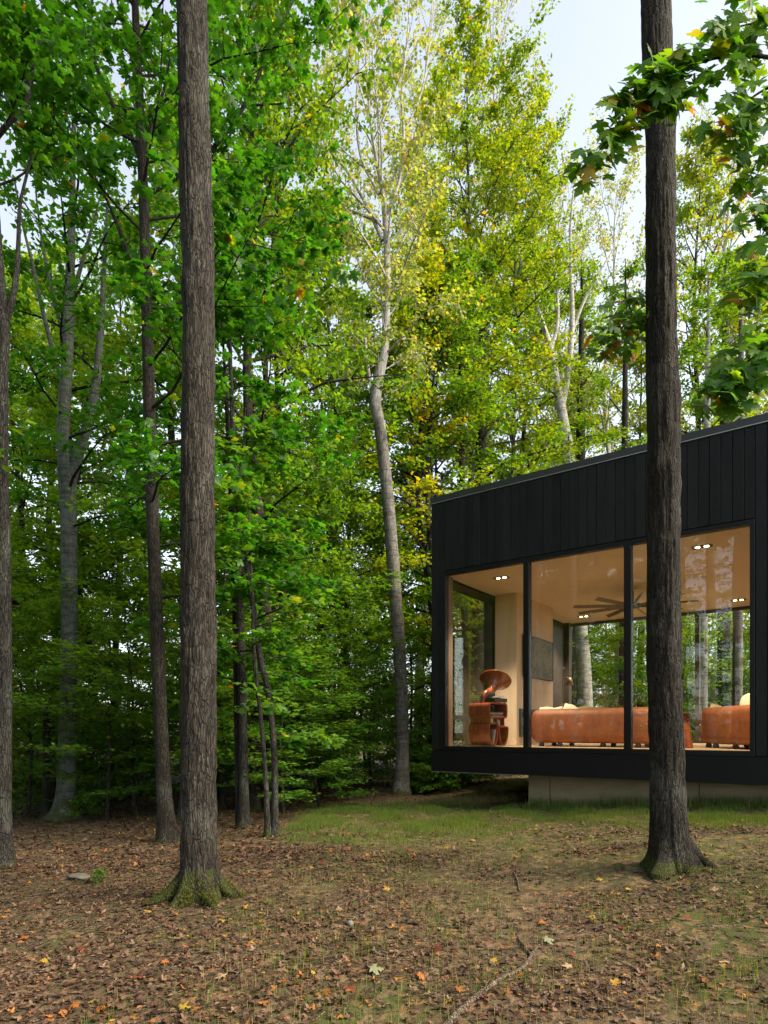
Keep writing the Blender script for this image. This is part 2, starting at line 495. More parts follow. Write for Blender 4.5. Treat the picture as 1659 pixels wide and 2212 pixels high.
def glass():
    m, nt, b = mat('window_glass')
    nt.nodes.remove(b)
    g = N(nt, 'ShaderNodeNewGeometry'); d = N(nt, 'ShaderNodeVectorMath', operation='DOT_PRODUCT')
    nt.links.new(g.outputs['Normal'], d.inputs[0]); nt.links.new(g.outputs['Incoming'], d.inputs[1])
    cth = math_(nt, 'ABSOLUTE', d.outputs['Value'])
    f = math_(nt, 'MULTIPLY_ADD', math_(nt, 'POWER', math_(nt, 'SUBTRACT', 1.0, cth), 5.0), .96, .045)
    tr = N(nt, 'ShaderNodeBsdfTransparent'); tr.inputs['Color'].default_value = (.975, .98, .965, 1)
    gl = N(nt, 'ShaderNodeBsdfGlossy'); gl.inputs['Roughness'].default_value = 0.0
    mx = N(nt, 'ShaderNodeMixShader')
    nt.links.new(f, mx.inputs[0]); nt.links.new(tr.outputs[0], mx.inputs[1]); nt.links.new(gl.outputs[0], mx.inputs[2])
    nt.links.new(mx.outputs[0], nt.nodes['Material Output'].inputs['Surface'])
    return m
M['glass'] = glass()

# ------------------------------------------------------------------ house frame of reference
HX, HY, HA = .917, 12.0, math.atan2(-.581, .814)
HM = Matrix.Translation((HX, HY, 0)) @ Matrix.Rotation(HA, 4, 'Z')
def H(q, t, z=0):
    return HM @ Vector((q, t, z))
def to_house(x, y):
    dx, dy = x - HX, y - HY
    return dx * .814 - dy * .581, dx * .581 + dy * .814

# ------------------------------------------------------------------ ground
def build_ground():
    n = 260
    t = np.linspace(-1, 1, n)
    s = 260 * np.sinh(7 * t) / np.sinh(7)
    X, Y = np.meshgrid(s + 0.8, s + 6.5)
    V = np.stack([X, Y, gz(X, Y)], -1).reshape(-1, 3)
    i = (np.arange(n - 1)[:, None] * n + np.arange(n - 1)[None, :]).ravel()
    F = np.stack([i, i + 1, i + n + 1, i + n], -1)
    x, y = V[:, 0], V[:, 1]
    q_, t_ = to_house(x, y)
    a_ = np.clip((x + 1.6) / .8, 0, 1) * np.clip((13 - y) / .5, 0, 1) * np.clip((y - 6.2 + 1.6 * (vnoise(x * .8, y * .8) - .5)) / 2.6, 0, 1) * (t_ < .8)
    b_ = np.clip((vnoise(x * .9 + 31, y * .9 + 8) - .42) * 5, 0, 1) * np.clip((x + .9) / 1.0, 0, 1) * .75 * (y < 11) * (y > 0)
    o = link('ground', npmesh('ground', V, F, M['ground'], np.clip(np.maximum(a_, b_), 0, .85), smooth=True))
    meta(o, kind='structure')
build_ground()

# ------------------------------------------------------------------ house
FLOOR, CEIL, HEAD, SILL = 1.19, 4.47, 4.46, 1.21
QR, QW, TB = 9.2, 5.38, 6.72
def build_house():
    h = empty('house', (HX, HY, 0), HA)
    meta(h, 'black timber clad modern house with flat roof, lit room and three tall windows', 'house')
    rnd = random.Random(3)
    # concrete base in cast panels
    f = MB().box(1.76, QR - .1, .66, 6.3, -.6, .72).build('foundation', M['concrete'], h)
    x = 1.73
    for w in (.41, 2.44, 2.44, 2.1):
        MB().box(x, x + w - .012, .60, .655, -.6, .715).build('concrete_panel', M['concrete'], f, bevel=.004)
        x += w
    MB().box(1.70, 1.755, .66, 6.3, -.6, .715).build('concrete_panel', M['concrete'], f)
    # floor body and skirt
    MB().box(.06, QR, .07, 6.95, .74, 1.12).build('floor_deck', M['skirt'], h)
    sk = MB().box(-.003, QR, -.004, .06, .725, 1.125).build('skirt', M['skirt'], h)
    MB().box(0, .055, .065, 6.95, .725, 1.125).build('skirt', M['skirt'], h)
    MB().box(-.006, 1.72, -.010, .05, .712, .722).build('drip_edge', M['flashing'], sk)
    MB().box(.22, 7.0, .14, TB, 1.125, FLOOR).build('floor', M['oak'], h)
    MB().box(.02, QR, .13, 6.9, CEIL, 4.60).build('ceiling', M['ceiling'], h)
    # front wall and its boards
    fw = MB()
    fw.box(.03, .27, .03, .12, 1.13, HEAD); fw.box(QW + .001, QR, .03, .25, 1.13, HEAD + .069)
    fw.box(.03, QR, .03, .125, HEAD + .07, 5.86); fw.box(.03, QR, .126, .25, 4.605, 5.86)
    fwo = fw.build('front_wall', M['skirt'], h)
    xs = [0, .142, .284] + list(np.arange(.284 + .1505, QW - .05, .1505)) + list(np.arange(QW + .004, QR, .150))
    for x, x1 in zip(xs[:-1], xs[1:]):
        w = x1 - x
        full = (x1 < .29) or (x > QW)
        z0 = 1.14 if full else HEAD + .085
        dx = rnd.uniform(-.003, .003)
        MB().box(x + .004, x + w - .004, dx, .027, z0, 5.855).build('board', M['char'], fwo, bevel=.003, seg=1)
    # side wall
    sw = MB()
    sw.box(.03, .24, 2.30, TB + .2, 1.13, CEIL - .005); sw.box(.03, .24, .26, TB + .2, 4.61, 5.86); sw.box(.03, .20, .13, .30, 1.13, CEIL - .005)
    sw.box(.03, .24, .30, 2.30, 4.47 - .04, CEIL - .004)
    swo = sw.build('side_wall', M['skirt'], h)
    y = .03
    while y < TB + .1:
        w = .150
        ok = y + w < .32 or y > 2.28
        MB().box(rnd.uniform(-.003, .003), .027, y + .004, y + w - .004, 1.14 if ok else 4.55, 5.855).build('board', M['char'], swo, bevel=.003, seg=1)
        y += w
    sf = MB()
    sf.box(.02, .22, .30, .37, FLOOR, CEIL - .045); sf.box(.02, .22, 2.22, 2.30, FLOOR, CEIL - .045)
    sf.box(.02, .22, .37, 2.22, CEIL - .12, CEIL - .045); sf.box(.02, .22, .37, 2.22, 1.125, 1.20)
    w4 = sf.build('side_window', M['darkwood'], h)
    MB().box(.06, .18, .372, 2.218, 1.73, 1.81).build('transom', M['darkwood'], w4)
    MB().box(.11, .122, .372, 2.218, 1.812, CEIL - .122).build('pane', M['glass'], w4)
    MB().box(.11, .122, .372, 2.218, 1.202, 1.728).build('pane', M['glass'], w4)
    # back wall
    bw = MB()
    bw.box(.25, .30, TB, TB + .2, FLOOR, CEIL - .006); bw.box(7.0, QR, TB, TB + .2, 1.13, CEIL - .006)
    bw.box(.25, QR, TB + .01, TB + .2, 4.61, 5.86)
    bw.build('back_wall', M['darkwood'], h)
    wb = MB().box(.30, 7.0, TB + .02, TB + .16, CEIL - .07, CEIL - .008).build('rear_window', M['darkwood'], h)
    MB().box(.30, 7.0, TB + .02, TB + .16, FLOOR - .05, FLOOR + .06).build('sill', M['darkwood'], wb)
    ms = [.30, 1.90, 3.545, 5.20, 6.92]
    for a in ms: MB().box(a, a + .10, TB + .015, TB + .17, FLOOR + .061, CEIL - .071).build('mullion', M['darkwood'], wb)
    for a, b in zip(ms[:-1], ms[1:]):
        MB().box(a + .101, b - .001, TB + .08, TB + .092, FLOOR + .061, CEIL - .071).build('pane', M['glass'], wb)
    # partition
    MB().box(7.0, 7.12, .26, TB - .005, FLOOR, CEIL - .003).build('partition', M['ply'], h)
    MB().box(QR - .02, QR + .2, .03, TB + .2, .75, 5.86).build('end_wall', M['skirt'], h)
    # roof edge
    rf = MB().box(.1, QR, .255, TB + .15, 4.62, 5.80).build('roof', M['membrane'], h)
    fa = MB(); fa.box(-.012, QR + .2, -.018, .20, 5.885, 5.99); fa.box(-.012, .2, .201, TB + .25, 5.885, 5.99); fa.box(.201, QR + .2, TB, TB + .25, 5.885, 5.99)
    fa.build('fascia', M['fascia'], rf)
    fl = MB(); fl.box(-.010, QR + .19, -.016, .02, 5.866, 5.882); fl.box(-.010, .02, .021, TB + .24, 5.866, 5.882)
    fl.build('flashing', M['flashing'], rf)
    # front window
    fr = MB()
    fr.box(.285, QW, -.012, .12, HEAD, HEAD + .07)
    fr.box(.285, QW, -.012, .12, 1.128, SILL)
    fr.box(.285, .312, -.012, .12, SILL, HEAD)
    fr.box(5.318, QW, -.012, .12, SILL, HEAD)
    wf = fr.build('front_window', M['black_metal'], h, bevel=.003, seg=1)
    for a, b in ((1.880, 1.985), (3.580, 3.692)):
        MB().box(a, b, -.014, .118, SILL + .001, HEAD - .001).build('mullion', M['black_metal'], wf, bevel=.004, seg=1)
        MB().box(a + .02, b - .02, -.028, -.0145, SILL - .04, HEAD - .001).build('mullion_cap', M['black_metal'], wf)
    for a, b in ((.312, 1.88), (1.985, 3.58), (3.692, 5.318)):
        MB().box(a + .001, b - .001, .05, .062, SILL + .001, HEAD - .001).build('pane', M['glass'], wf)
    MB().box(.21, .30, .125, .30, FLOOR + .002, CEIL - .002).build('jamb', M['teak'], h)
    MB().box(5.33, 5.46, .125, .25, FLOOR + .002, CEIL - .002).build('jamb', M['teak'], h)
    # corner pillar, chimney breast, fire, print
    MB().box(.24, .262, 2.26, 2.40, FLOOR + .001, CEIL - .002).build('pillar', M['darkwood'], h)
    MB().box(.241, .30, 4.45, TB - .02, FLOOR + .001, CEIL - .002).build('pillar', M['darkwood'], h)
    MB().box(.30, .44, TB - .16, TB - .01, FLOOR + .001, CEIL - .002).build('pillar', M['darkwood'], h)
    cb = MB().box(.264, .755, 2.27, 4.44, FLOOR + .001, CEIL - .002).build('chimney_breast', M['ply'], h)
    for z0, z1 in ((FLOOR + .004, 2.40), (2.403, 3.60), (3.603, CEIL - .004)):
        for a, b in ((2.268, 3.35), (3.353, 4.438)):
            MB().box(.756, .768, a, b, z0, z1).build('plywood_panel', M['ply'], cb)
    ins = MB(); ins.box(.77, .80, 2.40, 4.30, 1.36, 1.42); ins.box(.77, .80, 2.40, 4.30, 1.92, 1.98); ins.box(.77, .80, 2.40, 2.46, 1.42, 1.92); ins.box(.77, .80, 4.24, 4.30, 1.42, 1.92)
    io = ins.build('fireplace_insert', M['device'], h)
    MB().box(.771, .778, 2.461, 4.239, 1.421, 1.919).build('fire_glass', M['glass_dark'], io)
    # downlights
    for q in (1.08, 4.58):
        for t in (.82, 5.83):
            tr = MB(); tr.box(q - .15, q + .15, t - .075, t - .06, CEIL - .012, CEIL - .001); tr.box(q - .15, q + .15, t + .06, t + .075, CEIL - .012, CEIL - .001)
            tr.box(q - .15, q - .135, t - .06, t + .06, CEIL - .012, CEIL - .001); tr.box(q + .135, q + .15, t - .06, t + .06, CEIL - .012, CEIL - .001)
            tr.box(q - .135, q + .135, t - .06, t + .06, CEIL - .004, CEIL - .001)
            d = tr.build('downlight', M['device'], h)
            for s in (-1, 1):
                b_ = MB().lathe([(.034, 0), (.034, .006)], 16).build('lamp', M['bulb'], d, loc=(q + s * .065, t, CEIL - .014))
                L = bpy.data.lights.new('downlight_beam', 'SPOT')
                L.energy = LAMP; L.spot_size = R(96); L.spot_blend = .8; L.shadow_soft_size = .05; L.color = (1, .82, .60)
                lo = bpy.data.objects.new('downlight_beam', L); C.objects.link(lo)
                lo.parent = d; lo.location = (q + s * .065, t, CEIL - .03)
    return h
LAMP = 78
house = build_house()

# ------------------------------------------------------------------ room contents
def rounded_slab(lx, ly, lz, r, seg=5):
    return MB().box(-lx / 2, lx / 2, -ly / 2, ly / 2, 0, lz), r, seg
def pillow(name, w, hgt, thick, m, loc, rot, label, cat='cushion', group=None):
    n = 14; V = []; F = []
    for s in (1, -1):
        for i in range(n + 1):
            for j in range(n + 1):
                u = -1 + 2 * i / n; v = -1 + 2 * j / n
                p = max(0, (1 - u ** 4) * (1 - v ** 4)) ** .6
                pin = 1 - .07 * (1 - abs(u)) * abs(v) ** 3; pin2 = 1 - .07 * (1 - abs(v)) * abs(u) ** 3
                V.append((u * w / 2 * pin2, s * thick / 2 * p, v * hgt / 2 * pin + .012 * math.sin(5 * u + 3 * v)))
    k = (n + 1) ** 2
    for i in range(n):
        for j in range(n):
            a = i * (n + 1) + j
            F.append((a, a + 1, a + n + 2, a + n + 1)); F.append((k + a, k + a + n + 1, k + a + n + 2, k + a + 1))
    o = MB().add(V, F).build(name, m, smooth=True)
    o.matrix_world = HM @ Matrix.Translation(loc) @ rot
    return meta(o, label, cat, group)

def sofa(name, q, t, rz, L, label, hgt=.74):
    root = empty(name); root.matrix_world = HM @ Matrix.Translation((q, t, FLOOR)) @ Matrix.Rotation(rz, 4, 'Z')
    meta(root, label, 'sofa')
    # local: back along x, back face at y=0, seat towards +y
    def bulged(lx, y0, y1, z0, z1, r, bul, nm):
        bm = bmesh.new()
        me = MB().box(-lx / 2, lx / 2, y0, y1, z0, z1).mesh(nm, M['leather'])
        bm.from_mesh(me)
        bmesh.ops.bevel(bm, geom=list(bm.edges), offset=r, segments=6, affect='EDGES', profile=.5)
        zc = (z0 + z1) / 2
        for v in bm.verts:
            f = 1 - ((v.co.z - zc) / (z1 - z0) * 2) ** 2
            v.co.x *= 1 + bul * f / lx
            v.co.y -= bul * .3 * f
        bm.to_mesh(me); bm.free()
        me.polygons.foreach_set('use_smooth', [True] * len(me.polygons))
        return link(nm, me, root)
    bulged(L, 0, .30, .07, hgt, .14, .06, 'backrest')
    for s in (-1, 1):
        a = bulged(.26, .20, .95, .08, hgt - .10, .12, .02, 'arm'); a.location.x = s * (L / 2 - .13)
    bulged(L - .5, .28, .92, .08, .30, .03, 0, 'seat')
    for s in (-1, 1):
        c = bulged(L / 2 - .27, .27, .94, .30, .46, .06, .01, 'seat_cushion'); c.location.x = s * (L / 4 - .13)
    for sx in (-L / 2 + .18, -L * .28, L * .05, L * .30, L / 2 - .18):
        for y in (.12, .82):
            MB().lathe([(.030, 0), (.05, .012), (.055, .04), (.04, .075), (.04, .10)], 14).build('foot', M['darkwood'], root, smooth=True, loc=(sx, y, 0))
    return root
sofa('sofa', 2.66, 1.50, 0, 2.52, 'long tan leather sofa with rounded back, standing beside the horn cabinet')
sofa('sofa', 4.80, 1.80, R(-55), 1.95, 'tan leather sofa turned at an angle, beside the turned wooden stand')
X90 = Matrix.Rotation
pillow('cushion', .46, .44, .14, M['cream'], (1.66, 1.92, FLOOR + .60), X90(R(20), 4, 'Z') @ X90(R(-25), 4, 'X'), 'cream cushion with a pointed corner at the end of the long sofa', 'cushion')
pillow('cushion', .5, .42, .16, M['cream'], (2.06, 1.97, FLOOR + .62), X90(R(-5), 4, 'Z') @ X90(R(-20), 4, 'X') @ X90(R(20), 4, 'Y'), 'plump cream cushion leaning on the long sofa beside an olive one', 'cushion')
pillow('cushion', .48, .40, .15, M['olive'], (2.44, 1.98, FLOOR + .61), X90(R(8), 4, 'Z') @ X90(R(-18), 4, 'X'), 'olive green cushion leaning on the long tan sofa', 'cushion')
pillow('cushion', .62, .46, .18, M['cream'], (5.20, 1.62, FLOOR + .73), X90(R(-55), 4, 'Z') @ X90(R(-14), 4, 'X') @ X90(R(-6), 4, 'Y'), 'large cream cushion standing up over the angled sofa', 'cushion')
pillow('cushion', .50, .50, .16, M['knit'], (4.60, 2.62, FLOOR + .52), X90(R(20), 4, 'Z') @ X90(R(-16), 4, 'X') @ X90(R(28), 4, 'Y'), 'beige knitted cushion at the end of the angled sofa', 'cushion')

def stand():
    root = empty('side_stand'); root.matrix_world = HM @ Matrix.Translation((4.13, 1.83, FLOOR))
    meta(root, 'turned tapering reddish wooden stand with a small flat top beside the angled sofa', 'side table')
    prof = [(.165, 0), (.165, .02)]
    z = .02
    for i in range(22):
        f = i / 22; r = .16 - .075 * f ** .8
        prof += [(r + .004, z + .006), (r - .004, z + .024)]; z += .0268
    MB().lathe(prof, 28).build('pedestal', M['rosewood'], root, smooth=False)
    MB().lathe([(.10, z), (.16, z + .004), (.16, z + .02), (.15, z + .024)], 28).build('top', M['brass'], root)
stand()

def rounded_loop(pts, k=6, r=.06):
    """closed polygon with rounded corners"""
    pts = [np.array(p, float) for p in pts]; out = []
    n = len(pts)
    for i in range(n):
        a, b, c = pts[i - 1], pts[i], pts[(i + 1) % n]
        rr = min(r, .45 * np.linalg.norm(a - b), .45 * np.linalg.norm(c - b))
        p0 = b + (a - b) / np.linalg.norm(a - b) * rr; p1 = b + (c - b) / np.linalg.norm(c - b) * rr
        for s in np.linspace(0, 1, k):
            out.append((1 - s) ** 2 * p0 + 2 * s * (1 - s) * b + s * s * p1)
    return np.array(out)
def shell(loop, th, depth):
    """hollow ring extruded along local x from -depth to 0; loop in (y,z)"""
    c = loop.mean(0)
    d = np.roll(loop, -1, 0) - np.roll(loop, 1, 0)
    nrm = np.stack([d[:, 1], -d[:, 0]], 1); nrm /= np.linalg.norm(nrm, axis=1)[:, None] + 1e-9
    if ((loop - c) * nrm).sum() < 0: nrm = -nrm
    inner = loop - nrm * th
    n = len(loop); V = []; F = []
    for ring, x in ((loop, 0), (inner, 0), (inner, -depth + .02), (loop, -depth)):
        V += [(x, p[0], p[1]) for p in ring]
    for j in range(3):
        for i in range(n):
            F.append((j * n + i, j * n + (i + 1) % n, (j + 1) * n + (i + 1) % n, (j + 1) * n + i))
    for i in range(n): F.append((3 * n + i, 3 * n + (i + 1) % n, (i + 1) % n, i))
    F.append(tuple(2 * n + i for i in range(n))); F.append(tuple(3 * n + i for i in range(n - 1, -1, -1)))
    return V, F
def cabinet():
    root = empty('horn_cabinet'); CM = HM @ Matrix.Translation((.93, .62, FLOOR)) @ Matrix.Rotation(R(-14), 4, 'Z')
    root.matrix_world = CM
    meta(root, 'curvy rosewood record cabinet with a large flaring gramophone horn on top', 'cabinet')
    up = rounded_loop([(0, .545), (-.02, .70), (0, .86), (.54, .86), (.55, .70), (.54, .555)], r=.075)
    V, F = shell(up, .032, .52); MB().add(V, F).build('upper_compartment', M['rosewood'], root)
    l1 = rounded_loop([(-.005, .46), (-.03, .32), (.03, .08), (.09, .02), (.19, .02), (.235, .10), (.265, .30), (.27, .46), (.13, .475)], r=.06)
    V, F = shell(l1, .028, .52); MB().add(V, F).build('lower_compartment', M['rosewood'], root)
    l2 = rounded_loop([(.275, .40), (.29, .20), (.36, .02), (.50, .02), (.575, .20), (.585, .40)], r=.07)
    V, F = shell(l2, .028, .50); MB().add(V, F).build('lower_compartment', M['rosewood'], root)
    md = MB(); md.box(-.50, -.48, .02, .5, .40, .56); md.box(-.48, -.005, .01, .035, .462, .553); md.box(-.48, -.01, .28, .47, .402, .415)
    md.box(-.48, -.02, .455, .475, .415, .553); md.build('middle_shelf', M['rosewood'], root)
    # horn: neck from the top left front, flaring bell tilted away
    wd = CM.to_3x3().inverted()
    p0 = np.array([-.26, .10, .80])
    ax = np.array(wd @ Vector((.22, .50, .84))); ax /= np.linalg.norm(ax)
    side = np.array(wd @ Vector((.95, .1, 0)))
    ctrl = [p0, p0 + np.array([0, 0, .10]), p0 + side * .05 + np.array([0, 0, .24]), p0 + side * .13 + ax * .30 + np.array([0, 0, .06]),
            p0 + side * .17 + ax * .44 + np.array([0, 0, .05]), p0 + side * .18 + ax * .54 + np.array([0, 0, .04]), p0 + side * .185 + ax * .60 + np.array([0, 0, .035])]
    rad = [.050, .050, .056, .075, .135, .225, .315]
    cp, cr = resample(ctrl, rad, 40)
    MB().tube(cp, cr, 36, cap=False).build('horn', M['rosewood'], root, smooth=True)
    tor = [cp[-1] + .315 * (math.cos(a) * nrm_(np.cross(ax, [0, 0, 1])) + math.sin(a) * nrm_(np.cross(ax, np.cross(ax, [0, 0, 1])))) for a in np.linspace(0, 2 * math.pi, 49)]
    MB().tube(tor, [.008] * 49, 8, cap=False).build('horn_rim', M['rosewood'], root, smooth=True)
    # turntable
    tt = empty('turntable'); tt.matrix_world = CM @ Matrix.Translation((-.20, .36, .861))
    meta(tt, 'low black record player with a silver arm on top of the horn cabinet', 'record player')
    MB().box(-.18, .19, -.19, .19, .012, .085).build('plinth', M['device'], tt, bevel=.004)
    MB().lathe([(.15, .086), (.15, .10), (.145, .104)], 32).build('platter', M['device'], tt)
    MB().tube([(.12, .15, .086), (.12, .15, .13), (.05, .02, .125), (.0, -.04, .112)], [.008, .008, .005, .006], 8).build('tone_arm', M['silver'], tt)
    MB().lathe([(.018, 0), (.018, .012)], 12).build('foot', M['device'], tt, loc=(.15, -.15, 0)); MB().lathe([(.018, 0), (.018, .012)], 12).build('foot', M['device'], tt, loc=(.15, .15, 0))
    rnd = random.Random(8)
    z = .586
    for i in range(7):
        th = rnd.uniform(.010, .018)
        o = MB().box(-.40, -.03 + rnd.uniform(-.03, .01), .10 + rnd.uniform(0, .05), .45 + rnd.uniform(-.04, .03), 0, th).build('record_sleeve', M['sleeve_%d' % (i % 5)])
        o.matrix_world = CM @ Matrix.Translation((0, 0, z)); z += th + .001
        meta(o, 'record sleeve in the flat pile inside the top of the horn cabinet', 'record', 'records piled in the upper compartment')
    y = .075
    for i in range(9):
        th = rnd.uniform(.012, .022)
        o = MB().box(-.40, -.03, y, y + th, 0, .10 + rnd.uniform(-.015, .02)).build('small_record', M['sleeve_%d' % (i * 2 % 5)])
        o.matrix_world = CM @ Matrix.Translation((0, 0, .463 if y < .28 else .416)); y += th + .002 + (.11 if i == 3 else 0)
        meta(o, 'small record standing upright on the middle shelf of the horn cabinet', 'record', 'records standing on the middle shelf')
    for i in range(4):
        o = MB().box(-.34, -.03, 0, .012, 0, .29).build('record_sleeve', M['sleeve_%d' % ((i + 1) % 5)])
        o.matrix_world = CM @ Matrix.Translation((0, .10 + i * .018, .054)) @ Matrix.Rotation(R(-12), 4, 'X')
        meta(o, 'record sleeve leaning inside the lower lobe of the horn cabinet', 'record', 'records leaning in the lower lobe')
def nrm_(v): v = np.asarray(v, float); return v / (np.linalg.norm(v) + 1e-9)
cabinet()

def fan():
    root = empty('ceiling_fan'); root.matrix_world = HM @ Matrix.Translation((2.92, 3.29, 4.11))
    meta(root, 'large ceiling fan with long thin dark wooden blades', 'ceiling fan')
    MB().lathe([(.012, .05), (.012, .33)], 12).build('rod', M['device'], root)
    MB().lathe([(.02, .30), (.07, .34), (.075, .358)], 20).build('ceiling_mount', M['silver'], root, smooth=True)
    MB().lathe([(.03, -.06), (.13, -.045), (.15, 0), (.12, .05), (.02, .06)], 24).build('motor', M['device'], root, smooth=True)
    for k in range(9):
        a = 2 * math.pi * k / 9 + .18
        V = []
        for i, (r, w) in enumerate(((.12, .035), (.4, .042), (.9, .045), (1.22, .038))):
            for s in (-1, 1):
                for zz in (-.004, .004): V.append((r, s * w, zz + s * .022))
        F = []
        for i in range(3):
            b = i * 4
            F += [(b, b + 4, b + 5, b + 1), (b + 2, b + 3, b + 7, b + 6), (b, b + 2, b + 6, b + 4), (b + 1, b + 5, b + 7, b + 3)]
        F += [(0, 1, 3, 2), (12, 14, 15, 13)]
        o = MB().add(V, F).build('blade', M['fan_wood'], root); o.rotation_euler = (0, 0, a)
fan()

def wall_print():
    o = MB().box(.800, .832, 2.60, 4.265, 2.715, 3.60).build('canvas', M['art'])
    root = empty('framed_print'); root.matrix_world = HM @ Matrix.Identity(4)
    o.parent = root
    f = MB()
    f.box(.769, .84, 2.58, 2.598, 2.695, 3.62); f.box(.769, .84, 4.267, 4.285, 2.695, 3.62); f.box(.769, .84, 2.598, 4.267, 2.695, 2.713); f.box(.769, .84, 2.598, 4.267, 3.602, 3.62)
    f.build('frame', M['device'], root)
    meta(root, 'wide brown print with dark mottled shapes hung above the fireplace', 'picture')
wall_print()

def lamp():
    root = empty('floor_lamp'); root.matrix_world = HM @ Matrix.Translation((.52, 5.85, FLOOR))
    meta(root, 'slim floor lamp with a dark cone shade in the far corner by the rear window', 'lamp')
    MB().lathe([(.13, 0), (.13, .02), (.02, .03)], 24).build('base', M['device'], root)
    MB().tube([(0, 0, .02), (0, 0, 1.72)], [.010, .010], 10).build('pole', M['brass'], root)
    MB().tube([(0, 0, 1.70), (.10, -.02, 1.73), (.18, -.03, 1.70)], [.007] * 3, 8).build('arm', M['brass'], root, smooth=True)
    s = MB().lathe([(.03, .20), (.04, .19), (.115, .0), (.108, .0), (.035, .18)], 24, close=False).build('lamp_shade', M['brass'], root, smooth=True, loc=(.20, -.03, 1.50))
lamp()

# ------------------------------------------------------------------ foliage machinery
KITE_V = np.array([(0, 0, 0), (.42, .33, .05), (1, 0, -.04), (.42, -.33, .05)])
KITE_F = np.array([(0, 1, 2), (0, 2, 3)])
_half = [(-.10, .27), (.13, .21), (.24, .50), (.52, .60), (.50, .20), (.73, .27)]
MAPLE_V = np.array([(.32, 0, .05), (0, 0, 0)] + [(x, y, -.05 * abs(y) * 2) for x, y in _half] + [(1, 0, -.12)] + [(x, -y, -.05 * abs(y) * 2) for x, y in _half[::-1]])
_n = len(MAPLE_V) - 1
MAPLE_F = np.array([(0, 1 + (i + 1) % _n, 1 + i) for i in range(_n)])

def unit(v): return v / (np.linalg.norm(v, axis=-1, keepdims=True) + 1e-9)

def leaf_arrays(rng, pos, axis, nrm, size, tint, V0, F0):
    nrm = unit(nrm); axis = unit(axis - nrm * (axis * nrm).sum(1, keepdims=True)); side = np.cross(nrm, axis)
    n, k = len(pos), len(V0)
    V = pos[:, None, :] + size[:, None, None] * (V0[None, :, 0:1] * axis[:, None, :] + V0[None, :, 1:2] * side[:, None, :] + V0[None, :, 2:3] * nrm[:, None, :])
    F = (F0[None] + (np.arange(n) * k)[:, None, None]).reshape(-1, F0.shape[1])
    return V.reshape(-1, 3), F, np.repeat(tint, k)

def rotz(v, a):
    c, s = np.cos(a), np.sin(a)
    return np.stack([v[..., 0] * c - v[..., 1] * s, v[..., 0] * s + v[..., 1] * c, v[..., 2]], -1)

